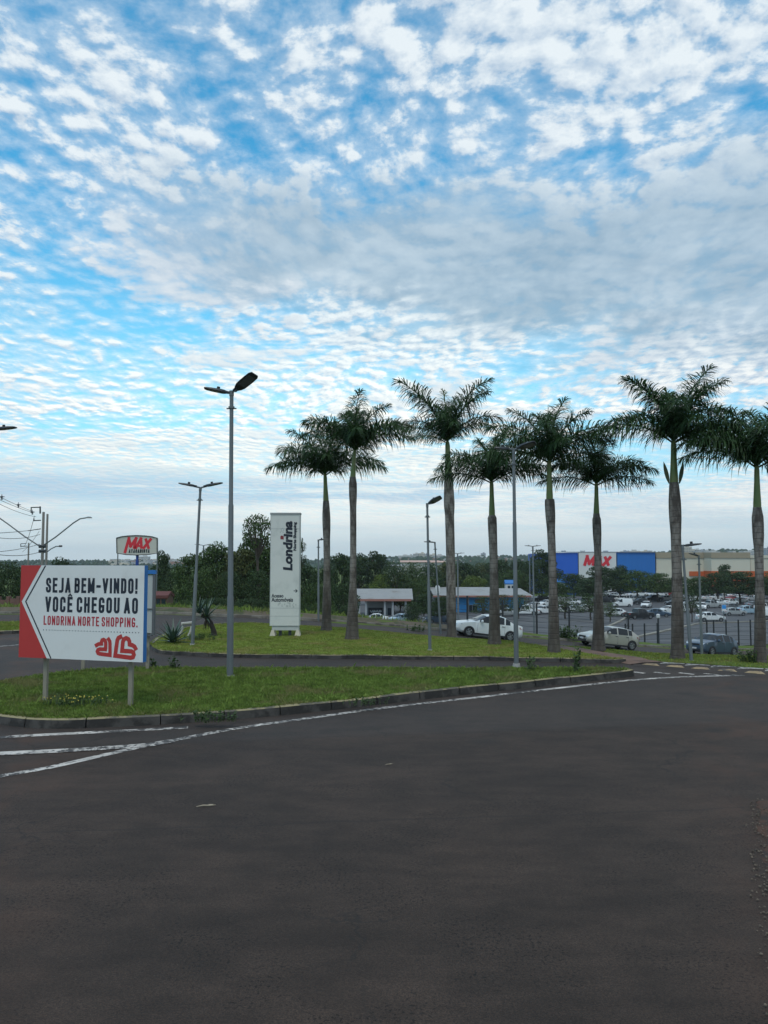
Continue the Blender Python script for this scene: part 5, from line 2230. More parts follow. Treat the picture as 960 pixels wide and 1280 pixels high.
def kiosk():
    Y = 138.0
    B = base(480, Y)
    root = thing('service_building', 'low grey building with a pale hipped roof and a black sign under it', 'building', B)
    z = lambda py: at(480, py, Y).z
    b = MB()
    gable_roof(b, 449, 512, Y, 9, z(748.5), z(737), B, .6)
    b.build('roof', ROOFM, root)
    b = MB()
    px_box(b, 447, 514, 748.8, 751.5, Y - .75, .25, B)
    b.build('eave', EAVE, root)
    b = MB()
    px_box(b, 457, 482, 752, 775, Y + 2.0, 6, B, z0=B.z - .3)
    px_box(b, 482.5, 492, 752, 775, Y + 1.0, 7, B, z0=B.z - .3)
    b.build('wall', GREYW, root)
    for px in (457.5, 481, 491, 507, 449):
        b = MB()
        px_box(b, px - 1.2, px + 1.2, 751, 775, Y - .3, .35, B, z0=B.z - .3)
        b.build('column', mat('column_grey', (.34, .35, .36), .7), root)
    b = MB()
    px_box(b, 460.5, 478.5, 759.6, 768.8, Y + 1.75, .12, B)
    sg = b.build('sign_panel', mat('sign_black', (.012, .013, .015), .6), root)
    b = MB()
    f = lambda u, v, h: Vector((at(u, -v, Y + 1.75).x - B.x, 1.75 - h, at(u, -v, Y + 1.75).z - B.z))
    R = random.Random(5)
    x = 462.5
    pts = []
    while x < 477.5:
        pts.append((x, -764.2 + R.choice((-1.6, 1.5, .7, -.8)) * .9))
        x += .9
    ribbon(b, pts, .6, f, .02, caps=False)
    b.build('lettering', mat('script_white', (.6, .6, .6), .6), sg)
    b = MB()
    px_box(b, 484.5, 489, 760, 772, Y + .95, .1, B)
    b.build('door', GLASSD, root)


kiosk()


def blue_building():
    Y = 150.0
    B = base(605, Y)
    root = thing('blue_building', 'long low bright blue building under a pale flat roof', 'building', B)
    z = lambda py: at(600, py, Y).z
    m = mat('bright_blue_wall', (.06, .34, .74), .7, 0, .08, .5)
    b = MB()
    px_box(b, 566, 655, 746, 773, Y, 10, B, z0=B.z - .3)
    b.build('wall', m, root)
    b = MB()
    px_box(b, 543, 565.6, 747, 773, Y + 2, 8, B, z0=B.z - .3)
    b.build('wall', GREYW, root)
    b = MB()
    for x0, x1, t in ((541, 627, 736.6), (626.8, 664, 738.2)):
        a, c = at(x0, t, Y), at(x1, t, Y)
        zt, ze = z(t) - B.z, z(744) - B.z
        y0, y1 = -2.5, 12.0
        b.add([(a.x - B.x, y0, ze), (c.x - B.x, y0, ze - .05), (c.x - B.x, y1, zt), (a.x - B.x, y1, zt),
               (a.x - B.x, y0, ze - .3), (c.x - B.x, y0, ze - .35), (c.x - B.x, y1, zt - .3), (a.x - B.x, y1, zt - .3)],
              [(0, 1, 2, 3), (4, 7, 6, 5), (0, 4, 5, 1), (1, 5, 6, 2), (2, 6, 7, 3), (3, 7, 4, 0)])
    b.build('roof', ROOFM, root)
    b = MB()
    px_box(b, 541, 664, 744.4, 746.4, Y - 2.6, .2, B)
    b.build('eave', EAVE, root)
    for x0, x1 in ((584, 597), (628, 636)):
        b = MB()
        px_box(b, x0, x1, 756.5, 765, Y - .1, .2, B)
        w = b.build('window', GLASSD, root)
        b = MB()
        px_box(b, x0 - .4, x1 + .4, 755.9, 756.6, Y - .2, .15, B)
        px_box(b, x0 - .4, x1 + .4, 765, 765.6, Y - .2, .15, B)
        px_box(b, (x0 + x1) / 2 - .2, (x0 + x1) / 2 + .2, 756.7, 764.9, Y - .2, .15, B)
        b.build('frame', mat('frame_white', (.5, .5, .5), .6), w)
    b = MB()
    px_box(b, 594, 606, 749, 754, Y - .12, .2, B)
    b.build('sign_panel', mat('faded_red_panel', (.22, .14, .13), .7), root)
    for px in (568, 586, 610, 640, 658):
        b = MB()
        px_box(b, px - .5, px + .5, 746.6, 773, Y - 2.3, .14, B, z0=B.z - .3)
        b.build('column', steel(), root)


blue_building()


def small_house(label, x0, x1, wall_t, bot, roof_t, Y, wm, rm, name='small_building', win=True):
    B = base((x0 + x1) / 2, Y)
    root = thing(name, label, 'building', B)
    b = MB()
    px_box(b, x0, x1, wall_t, bot, Y, 1.6, B, z0=B.z - .4)
    w = b.build('wall', wm, root)
    z = lambda py: at(x0, py, Y).z
    b = MB()
    gable_roof(b, x0 - .3, x1 + .3, Y, 1.6, z(wall_t + .2), z(roof_t), B, .08)
    b.build('roof', rm, root)
    if win:
        b = MB()
        q = (x1 - x0)
        px_box(b, x0 + q * .2, x0 + q * .45, wall_t + (bot - wall_t) * .25, wall_t + (bot - wall_t) * .6, Y - .06, .1, B)
        b.build('window', GLASSD, root)
        b = MB()
        px_box(b, x0 + q * .58, x0 + q * .85, wall_t + (bot - wall_t) * .25, wall_t + (bot - wall_t) * .95, Y - .06, .1, B)
        b.build('door', GLASSD, root)


small_house('tiny white gatehouse with a blue roof left of the shade trees', 697.2, 706, 727.5, 740, 724, 196, mat('gate_white', (.58, .58, .56), .7), BLUEP)
small_house('small blue-roofed booth among the trees left of the store', 632, 645, 729, 742, 725, 182, mat('gate_white', (.58, .58, .56), .7), BLUEP)
small_house('small hut with a red roof right of the rear board', 192, 209, 744, 764, 739.5, 58, mat('hut_brown', (.12, .075, .05), .9, 0, .2, 3), mat('hut_red', (.11, .035, .03), .8, 0, .15, 3), 'hut')


def water_tank():
    B = base(547, 152)
    z = lambda py: at(547, py, 152).z - B.z
    root = thing('water_tank', 'white water tank standing above the left end of the long roof', 'water tank', B)
    s = 152 / F
    b = MB()
    b.lathe([(2.4 * s, z(744)), (3.2 * s, z(740)), (3.2 * s, z(735)), (2.6 * s, z(732.5)), (.6 * s, z(731.6))], 14)
    b.build('tank', mat('tank_white', (.6, .6, .58), .6), root, sharp=40)
    b = MB()
    for a in (-2, 2):
        b.tube([(a * s, 0, -.1), (a * s, 0, z(743.5))], .15, 6)
    b.build('stand', steel(), root)


water_tank()

# brick garden wall far left
b = MB()
A, C = at(-60, 757, 60), at(38, 757, 58)
for i in range(9):
    p = A.lerp(C, i / 8)
    q = A.lerp(C, min(1, (i + 1) / 8))
    if i < 8:
        m = (p + q) / 2
        g0 = float(gz(m.x, m.y))
        t = (q - p)
        M = Matrix.Translation((m.x, m.y, g0)) @ Matrix.Rotation(math.atan2(t.y, t.x), 4, 'Z')
        b.box((0, 0, .34), (t.xy.length, .18, 1.1 - .2 * (i % 2)), M)
        b.box((t.xy.length / 2 - .15, 0, .42), (.28, .26, 1.3), M)
tag(b.build('brick_wall', mat('brick_red', (.15, .075, .06), .9, 0, .35, 1.2, (.10, .085, .07), (.5, .65), .9)), 'weathered reddish brick wall at the far left under the dark trees', 'wall')


# ---------------------------------------------------------------- car park fence
def fence():
    FM = mat('fence_dark', (.025, .027, .03), .6, .2)
    xs = [3.0, 5.6, 8.2, 10.8, 13.4, 16.0, 18.5]
    pts = []
    for x in xs:
        y = float(street_y(x)) + 4.6
        pts.append(Vector((x, y, float(gz(x, y)))))
    for px in (782, 791, 806, 822, 850, 884, 892.5, 908, 923.5, 938.5, 956, 975, 996):
        d = ray(px, 800)
        y = 63.0 + (px - 782) * .012
        x = d.x / d.y * y
        pts.append(Vector((x, y, float(gz(x, y)))))
    pts.sort(key=lambda p: p.x)
    root = thing('fence', 'thin dark wire fence with slim posts along the upper edge of the car park', 'fence', pts[0])
    o = pts[0]
    for i, p in enumerate(pts):
        b = MB()
        b.tube([p - o - Vector((0, 0, .1)), p - o + Vector((0, 0, 2.15))], .065, 6)
        b.build('post', FM, root)
    b = MB()
    for h in (.15, .5, .85, 1.2, 1.55, 1.95):
        b.tube([p - o + Vector((0, 0, h)) for p in pts], .011, 4)
    b.build('wire', FM, root)


fence()


def pick_post(label, px, top, Y, r, col, cap=False, name='bollard_post', cat='post'):
    B = base(px, Y)
    t = at(px, top, Y).z - B.z
    root = thing(name, label, cat, B)
    b = MB()
    b.tube([(0, 0, -.1), (0, 0, t)], r, 8)
    b.build('post', col, root)
    b = MB()
    b.lathe([(r * 1.2, t - .05), (r * 2.2, t), (r * 2.2, t + .22), (r * 1.2, t + .28)], 8)
    b.build('cap', col if not cap else mat('cap_white', (.55, .55, .55), .5), root)


pick_post('dark post with a round head right of the beige hatchback', 822, 772, 60, .07, dark_metal(), True)


def info_sign():
    Y = 112
    B = base(904, Y)
    root = thing('parking_sign', 'blue and white parking sign on a thin post beside the white sedan', 'sign', B)
    f = lambda px, py: at(px, py, Y) - B
    b = MB()
    b.tube([(0, 0, -.1), (0, 0, f(904, 755).z)], .06, 6)
    b.build('post', steel(), root)
    b = MB()
    b.box((0, -.08, (f(904, 756).z + f(904, 763.5).z) / 2), (.62, .05, f(904, 756).z - f(904, 763.5).z))
    b.build('panel', mat('sign_white', (.66, .70, .72)), root)
    b = MB()
    b.box((0, -.11, (f(904, 756.2).z + f(904, 761).z) / 2), (.58, .02, f(904, 756.2).z - f(904, 761).z))
    b.build('symbol', mat('sign_sky_blue', (.03, .25, .62), .5), root)


info_sign()

# ---------------------------------------------------------------- the town on the horizon
TOWN = [mat('town_pale', (.46, .45, .42), .8, 0, .1, .05), mat('town_cream', (.50, .45, .36), .8, 0, .1, .05), mat('town_grey', (.33, .34, .36), .8, 0, .1, .05)]
WIN = mat('town_window', (.05, .06, .075), .3)


def block_mesh(w, d, h, m, seed):
    b = MB()
    b.box((0, 0, h / 2 - 4), (w, d, h + 8))
    b.box((w * .1, 0, h + 1.2), (w * .35, d * .4, 2.4))
    wall = b.mesh('wall', m)
    g = MB()
    n, k = int(h / 3.2), max(2, int(w / 3.2))
    for i in range(n):
        for j in range(k):
            x = -w / 2 + w * (j + .5) / k
            g.box((x, -d / 2 - .02, 2 + i * 3.2), (w / k * .55, .1, 1.5))
    return wall, g.mesh('window', WIN)


BL = [block_mesh(13, 12, 33, TOWN[0], 1), block_mesh(16, 12, 24, TOWN[1], 2), block_mesh(11, 11, 42, TOWN[2], 3), block_mesh(26, 12, 15, TOWN[0], 4)]
skyline = [(848, 684.5, 0, 1500), (853.5, 686.5, 2, 1520), (858, 683.5, 1, 1500), (866, 687.5, 1, 1600), (871, 687, 0, 1600), (877, 688, 2, 1650), (883, 688.5, 0, 1600), (890, 689.5, 3, 1500), (960, 685, 2, 1450), (938, 689, 3, 1500), (951, 687, 1, 1500),
           (520, 692, 0, 1750), (527, 691.5, 1, 1750), (533, 692.5, 2, 1780), (541, 693, 1, 1750), (548, 694, 3, 1700), (505, 694.5, 3, 1700), (513, 694, 0, 1750), (597, 695, 3, 1750), (604, 691.5, 2, 1900), (791, 688.5, 3, 1600), (780, 689, 0, 1650), (806, 688.8, 1, 1650), (180, 695.5, 3, 1800), (205, 694.5, 3, 1750)]
skyline.sort()
for i, (px, py, k, Y) in enumerate(skyline):
    p = at(px, py, Y)
    p.z = p.z - [33, 24, 42, 15][k]
    where = 'behind the welcome board and pylon' if px < 300 else ('between the slim and the thick palm' if px < 560 else ('beyond the wood left of the store' if px < 700 else 'above the roof of the store and mall'))
    same = [q for q in skyline if (q[0] < 300) == (px < 300) and (q[0] < 560) == (px < 560) and (q[0] < 700) == (px < 700)]
    o = thing('apartment_block', f'{nth_of(same.index((px, py, k, Y)), len(same), "pale distant apartment block")} {where}', 'building', p, 0, 'apartment blocks on the horizon')
    link('wall', BL[k][0], o)
    link('window', BL[k][1], o)

# a far-off spread of low houses and trees that reads as one mass
b = MB()
R = random.Random(12)
for i in range(620):
    px = R.choice([R.uniform(140, 240), R.uniform(440, 660), R.uniform(440, 660), R.uniform(760, 1000)])
    Y = R.uniform(1350, 1850)
    x = ray(px, 700).x / ray(px, 700).y * Y
    z = float(hill_h(x, Y)) + R.uniform(-2, 2)
    b.cur = R.randrange(4)
    w = R.uniform(7, 17)
    b.box((x, Y, z + 1.5), (w, 9, R.uniform(4, 8)), None)
tag(b.build('distant_houses', [TOWN[0], TOWN[1], TOWN[2], mat('town_terracotta', (.30, .16, .11), .9)]), kind='stuff')
b = MB()
for i in range(2600):
    px = R.uniform(-60, 1020)
    Y = R.uniform(1100, 1900)
    x = ray(px, 700).x / ray(px, 700).y * Y
    z = float(hill_h(x, Y))
    s = R.uniform(5, 11) * (.55 if px < 420 else 1)
    rows = []
    ph = R.uniform(0, 6)
    for h, r in ((-1, .5), (s * .3, .95), (s * .65, .8), (s * .95, .3)):
        rows.append([(x + s * .7 * r * math.cos(ph + q * 1.0472) * R.uniform(.75, 1.2), Y + s * .7 * r * math.sin(ph + q * 1.0472), z + h * R.uniform(.85, 1.1)) for q in range(6)])
    b.grid(rows, closed=True)
    b.add(rows[-1], [tuple(range(6))])
tag(b.build('distant_woods', mat('distant_leaf', (.030, .052, .026), .95, island=.4, spec=.1)), kind='stuff')
# long shed roofs with a warm tone in the valley
for i, (x0, x1, t, bt, Y) in enumerate([(502, 548, 700.5, 704.5, 560), (540, 556, 701, 704.5, 540), (487, 503, 705.5, 709, 430)]):
    B = at((x0 + x1) / 2, 712, Y)
    B.z = -10.0
    root = thing('shed_building', ['long pale pink roofed warehouse in the valley between two palms', 'short pink roofed warehouse beside the thick palm in the valley', 'small white shed among the dark tree tops'][i], 'warehouse', B, 0, 'warehouses in the valley')
    m = MB()
    px_box(m, x0, x1, (t + bt) / 2, bt, Y, 20, B, z0=-10.5)
    m.build('wall', TOWN[0], root)
    m = MB()
    gable_roof(m, x0, x1, Y, 20, at(x0, (t + bt) / 2, Y).z, at(x0, t, Y).z, B, 1.0)
    m.build('roof', mat('pink_roof', (.48, .31, .25), .7, 0, .1, .05) if i < 2 else ROOFM, root)

# ================================================================== cars
TYRE = mat('tyre', (.014, .014, .015), .85)
RIMM = mat('alloy_rim', (.30, .31, .32), .35, .6)
CGLASS = mat('car_glass', (.012, .016, .02), .12, 0, 0, 1, spec=.4)
LAMPW = mat('headlight_glass', (.55, .58, .60), .12, .2)
LAMPR = mat('tail_light_red', (.35, .015, .015), .25)
TRIM = mat('car_trim', (.018, .018, .020), .6)
PLATE = mat('number_plate', (.50, .50, .50), .5)


def paint(name, col, metal=0.0):
    return mat('car_paint_' + name, col, .32, metal, 0, 1, coat=.6)


PAINT = {
    'white': paint('white', (.66, .67, .66)), 'silver': paint('silver', (.36, .37, .37), .35), 'beige': paint('beige', (.38, .36, .32), .35), 'grey': paint('grey', (.13, .14, .15), .3),
    'dark blue': paint('dark_blue', (.052, .082, .125), .3), 'black': paint('black', (.012, .013, .015)), 'red': paint('red', (.30, .02, .02)), 'blue': paint('blue', (.035, .075, .13), .3), 'pale blue': paint('pale_blue', (.30, .42, .50), .2),
    'dark': paint('dark', (.025, .028, .034)),
}
# stations along the car: x from the nose, height of the top line; then cabin data
SPEC = {
    # L, W, H profile [(x, z)], belt height, glass side intervals, windscreen (x0, x1), rear window (x0, x1), roof half width share, wheels
    'sedan': dict(L=4.25, W=1.70, prof=[(0, .60), (.04, .70), (.22, .80), (.6, .88), (1.12, .96), (1.88, 1.39), (2.3, 1.455), (2.8, 1.44), (3.12, 1.36), (3.72, 1.05), (4.05, 1.02), (4.2, .96), (4.25, .78)], belt=.93,
                  side=[(1.42, 2.22), (2.32, 2.98), (3.06, 3.36)], ws=(1.16, 1.84), rw=(3.16, 3.68), wx=(.80, 3.42), wr=.30),
    'hatch': dict(L=3.95, W=1.70, prof=[(0, .56), (.04, .68), (.20, .78), (.6, .88), (.92, .955), (1.82, 1.385), (2.25, 1.435), (2.8, 1.41), (3.3, 1.32), (3.74, 1.06), (3.87, .94), (3.93, .84), (3.95, .60)], belt=.93,
                  side=[(1.34, 2.12), (2.21, 2.95), (3.0, 3.28)], ws=(.97, 1.78), rw=(3.36, 3.71), wx=(.76, 3.30), wr=.31),
    'suv': dict(L=4.15, W=1.76, prof=[(0, .66), (.04, .84), (.20, .93), (.6, 1.02), (1.08, 1.08), (1.72, 1.50), (2.2, 1.575), (2.8, 1.55), (3.25, 1.45), (3.80, 1.16), (4.02, 1.08), (4.13, .94), (4.15, .70)], belt=1.03,
                side=[(1.36, 2.16), (2.26, 2.98), (3.04, 3.36)], ws=(1.12, 1.68), rw=(3.30, 3.76), wx=(.84, 3.42), wr=.335),
    'pickup': dict(L=5.0, W=1.78, prof=[(0, .70), (.04, .92), (.22, 1.02), (.7, 1.08), (1.3, 1.12), (1.85, 1.66), (2.3, 1.76), (2.9, 1.76), (3.22, 1.70), (3.36, 1.12), (4.6, 1.10), (4.96, 1.10), (5.0, .72)], belt=1.10,
                   side=[(1.62, 2.32), (2.42, 3.12)], ws=(1.34, 1.81), rw=(3.24, 3.34), wx=(.92, 3.95), wr=.36),
    'van': dict(L=4.35, W=1.76, prof=[(0, .66), (.04, .86), (.2, .95), (.55, 1.03), (.9, 1.10), (1.55, 1.70), (1.9, 1.82), (3.0, 1.84), (4.1, 1.82), (4.28, 1.70), (4.34, 1.10), (4.345, .9), (4.35, .6)], belt=1.08,
                side=[(1.22, 2.05)], ws=(.94, 1.52), rw=(4.285, 4.335), wx=(.80, 3.50), wr=.31),
}


def car_meshes(kind):
    S = SPEC[kind]
    L, W = S['L'], S['W']
    px_, pz = [p[0] for p in S['prof']], [p[1] for p in S['prof']]
    xs = set(px_)
    for iv in S['side'] + [S['ws'], S['rw']]:
        xs |= set(iv)
    xs |= set(np.arange(.4, L - .3, .26).round(3))
    xs = sorted(xs)
    cl = [xs[0]]
    for x in xs[1:]:
        if x - cl[-1] > .012:
            cl.append(x)
    xs = cl
    cab0, cab1 = S['ws'][0] - .06, S['rw'][1] + .06
    rows = []
    for x in xs:
        z = float(np.interp(x, px_, pz))
        e = min(x, L - x)
        f = float(np.interp(e, [0, .06, .2, .5, .9], [.78, .88, .955, .99, 1.0]))
        zb = float(np.interp(e, [0, .25, .6], [.34, .24, .20]))
        w = W / 2 * f
        # how far up the cabin we are
        hood = float(np.interp(x, [px_[4], px_[-4 if kind != 'van' else -3]], [pz[4], pz[-4] if kind != 'van' else pz[-3]]))
        up = max(0.0, z - S['belt'])
        belt = min(S['belt'] + .03 * (x / L), z - .035)
        if up < .12:
            wt = w * .93
            zt = z - .015
            wi = w * .6
        else:
            wt = w * (.965 - .33 * min(up, .56) * (.75 if kind == 'van' else 1))
            zt = z - .05
            wi = wt * .72
        zl = min(.52, belt - .12)
        half = [(0, zb), (w * .86, zb), (w * .985, zb + .10), (w * 1.0, zl), (w * .975, belt), (wt, zt), (wi, z - .004), (0, z + .012)]
        row = [(x, -y, q) for y, q in half] + [(x, y, q) for y, q in reversed(half[1:-1])]
        rows.append(row)
    n = len(rows[0])          # 14 points round
    body, glass = MB(), MB()
    # strips: 0..6 on one side, 7..13 mirrored; side glass = strips 4 and 9 ; top = 5,6,7,8
    vs = [Vector((L / 2 - p[0], p[1], p[2])) for r in rows for p in r]

    def within(x0, x1, iv):
        return x0 >= iv[0] - 1e-4 and x1 <= iv[1] + 1e-4
    bf, gf = [], []
    for i in range(len(rows) - 1):
        a, c = xs[i], xs[i + 1]
        for j in range(n):
            k = (j + 1) % n
            face = (i * n + j, i * n + k, (i + 1) * n + k, (i + 1) * n + j)
            g = (j in (4, 9) and any(within(a, c, iv) for iv in S['side'])) or (j in (5, 6, 7, 8) and (within(a, c, S['ws']) or within(a, c, S['rw'])))
            (gf if g else bf).append(face)
    bf.append(tuple(range(n)))
    bf.append(tuple(reversed(range((len(rows) - 1) * n, len(rows) * n))))
    body.add(vs, bf)
    used = sorted({i for f in gf for i in f})
    mp = {v: i for i, v in enumerate(used)}
    glass.add([vs[i] for i in used], [[mp[i] for i in f] for f in gf])
    out = {'body': body, 'window_glass': glass}
    fx = lambda x: L / 2 - x
    # lamps, grille, bumpers, plates
    hz = float(np.interp(.2, px_, pz))
    for key, s in (('headlight', -1), ('headlight', 1)):
        m = MB()
        w = W / 2
        m.add([(fx(.0) + .012, s * w * .50, hz - .17), (fx(.02) + .014, s * w * .80, hz - .16), (fx(.34), s * w * .985, hz - .085), (fx(.30), s * w * .96, hz - .02), (fx(.07), s * w * .78, hz - .045), (fx(.035), s * w * .52, hz - .09),
               (fx(.2), s * w * .5, hz - .12)], [(0, 1, 4, 5), (1, 2, 3, 4), (0, 5, 6), (5, 4, 3, 6), (0, 6, 2, 1), (6, 3, 2)])
        out.setdefault('headlight', []).append(m)
        rz = S['belt'] - .02 if kind not in ('van', 'pickup') else .95
        m = MB()
        m.add([(fx(L) - .012, s * w * .52, rz - .04), (fx(L) - .012, s * w * .80, rz - .15), (fx(L - .24), s * w * .992, rz - .10), (fx(L - .30), s * w * .985, rz + .0), (fx(L - .05), s * w * .80, rz + .03), (fx(L - .0) - .006, s * w * .55, rz + .03),
               (fx(L - .2), s * w * .5, rz - .05)], [(0, 5, 4, 1), (1, 4, 3, 2), (0, 6, 5), (5, 6, 3, 4), (0, 1, 2, 6), (6, 2, 3)])
        out.setdefault('tail_light', []).append(m)
    m = MB()
    m.box((fx(0) + .012, 0, hz - .17), (.03, W * .46, .11))
    m.box((fx(0) + .012, 0, .40), (.03, W * .58, .15))
    out['grille'] = m
    m = MB()
    m.box((fx(0) + .03, 0, .50), (.02, .38, .11))
    out['number_plate'] = [m]
    m = MB()
    m.box((fx(L) - .015, 0, .62), (.02, .38, .11))
    out['number_plate'].append(m)
    m = MB()
    for s in (-1, 1):
        m.box((0, s * (W / 2 - .005), .235), (L * .52, .03, .10))
    out['side_skirt'] = m
    out['mirror'] = []
    out['door_handle'] = []
    for s in (-1, 1):
        m = MB()
        mx = fx(S['side'][0][0] + .1)
        m.lathe([(.02, -.06), (.09, -.05), (.10, .03), (.03, .07)], 8, Matrix.Translation((mx, s * (W / 2 + .09), S['belt'] + .08)) @ Matrix.Rotation(rad(90), 4, 'Y'))
        m.box((mx, s * (W / 2 + .01), S['belt'] + .04), (.06, .10, .03))
        out['mirror'].append(m)
        for iv in S['side'][:2]:
            m = MB()
            m.box((fx(iv[1] - .06), s * (W / 2 + .004), S['belt'] - .10), (.16, .025, .03))
            out['door_handle'].append(m)
    m = MB()
    for s in (-1, 1):
        for iv in S['side'][:2]:
            x = fx(iv[1] + .05)
            m.box((x, s * (W / 2 - .004), (S['belt'] + .30) / 2), (.008, .014, S['belt'] - .36))
        x = fx(S['side'][0][0] - .12)
        m.box((x, s * (W / 2 - .004), (S['belt'] + .30) / 2), (.008, .014, S['belt'] - .40))
    out['door_gap'] = m
    # wheels
    wr = S['wr']
    out['wheel'] = []
    for x in S['wx']:
        for s in (-1, 1):
            M = Matrix.Translation((fx(x), s * (W / 2 + .004), wr)) @ Matrix.Rotation(rad(90), 4, 'X')
            n2 = 20
            ring = [(wr * 1.17 * math.cos(q * math.pi / (n2 / 2)), wr * 1.17 * math.sin(q * math.pi / (n2 / 2)), 0) for q in range(n2)]
            pts = [(a, max(c, -wr * .15), e) for a, c, e in ring]
            ar = MB()
            ar.add([Vector((fx(x) + a, s * (W / 2 + .002), wr + c)) for a, c, e in pts], [tuple(range(n2))])
            out.setdefault('wheel_arch', []).append(ar)
            t = MB()
            Z = Matrix.Translation((fx(x), s * (W / 2 - .085), wr)) @ Matrix.Rotation(rad(-90 * s), 4, 'X')
            t.lathe([(wr * .62, -.10), (wr * .93, -.10), (wr, -.06), (wr, .08), (wr * .93, .115), (wr * .66, .11), (wr * .62, .06)], 22, Z, cap=False)
            r = MB()
            r.lathe([(wr * .66, .10), (wr * .60, .108), (wr * .56, .05), (wr * .14, .05), (.001, .05)], 20, Z, cap=False)
            for k in range(5):
                a = k * 2 * math.pi / 5
                q = Z @ Matrix.Rotation(a, 4, 'Z')
                r.box((wr * .34, 0, .085), (wr * .56, wr * .17, .035), q)
            r.lathe([(wr * .14, .05), (wr * .14, .105), (.001, .11)], 8, Z, cap=False)
            out['wheel'].append((t, r))
    return out


def car_proto(kind):
    g = car_meshes(kind)
    root = thing('parked_car', None, 'car')
    o = g['body'].build('body', PAINT['white'], root, sharp=34, fix=True)
    g['window_glass'].build('window_glass', CGLASS, root, sharp=34)
    for nm, m in (('headlight', LAMPW), ('tail_light', LAMPR), ('number_plate', PLATE), ('mirror', None), ('door_handle', TRIM)):
        for q in g[nm]:
            q.build(nm, m or PAINT['white'], root, sharp=40, fix=True)
    g['grille'].build('grille', TRIM, root)
    g['side_skirt'].build('side_skirt', TRIM, root)
    g['door_gap'].build('door_gap', TRIM, root)
    for q in g['wheel_arch']:
        q.build('wheel_arch', TRIM, root)
    for t, r in g['wheel']:
        w = t.build('wheel', TYRE, root, sharp=40, fix=True)
        r.build('rim', RIMM, w, sharp=40)
    for c in root.children:
        if c.name.startswith(('body', 'mirror')):
            c.material_slots[0].link = 'OBJECT'
            c.material_slots[0].material = PAINT['white']
    return root


PROTO = {}
FIRST = {}


def car(kind, color, loc, rot, label, group=None):
    if kind not in PROTO:
        PROTO[kind] = car_proto(kind)
        o = PROTO[kind]
        KIDS[kind] = [c for c in o.children]
        o.location = loc
        o.rotation_euler = rot
    else:
        o = dup(PROTO[kind], loc, rot)
    o['label'] = label
    if group:
        o['group'] = group
    elif 'group' in o:
        del o['group']
    for c in o.children:
        if c.name.startswith(('body', 'mirror')):
            c.material_slots[0].material = PAINT[color]
    return o


def street_car(kind, color, px, py, yaw, label, lift=0.0):
    """on the back street; yaw: direction of the nose in degrees"""
    d = ray(px, py)
    # walk to the street's centre line
    y = 45.0
    for _ in range(40):
        x = d.x / d.y * y
        y = y + (float(street_y(x)) - y) * .5
    x = d.x / d.y * y
    z = float(street_z(x)) + .05
    slope = (float(street_z(x + 1)) - float(street_z(x - 1))) / 2
    # tilt along the street (street falls to the right)
    hx = math.cos(rad(yaw))
    R = Matrix.Rotation(rad(yaw), 4, 'Z')
    pitch = math.atan(slope * hx)
    E = (R @ Matrix.Rotation(-pitch, 4, 'Y')).to_euler()
    return car(kind, color, (x, y, z + lift), tuple(E), label, 'cars on the back street')


street_car('sedan', 'white', 606.5, 790, 190, 'white sedan passing behind the thick and the shorter palm')
street_car('hatch', 'beige', 759, 800, 197, 'beige hatchback behind the slimmest palm, nose towards the left')
street_car('suv', 'dark blue', 890, 810, 212, 'dark blue raised hatchback at the right behind a lamp post')

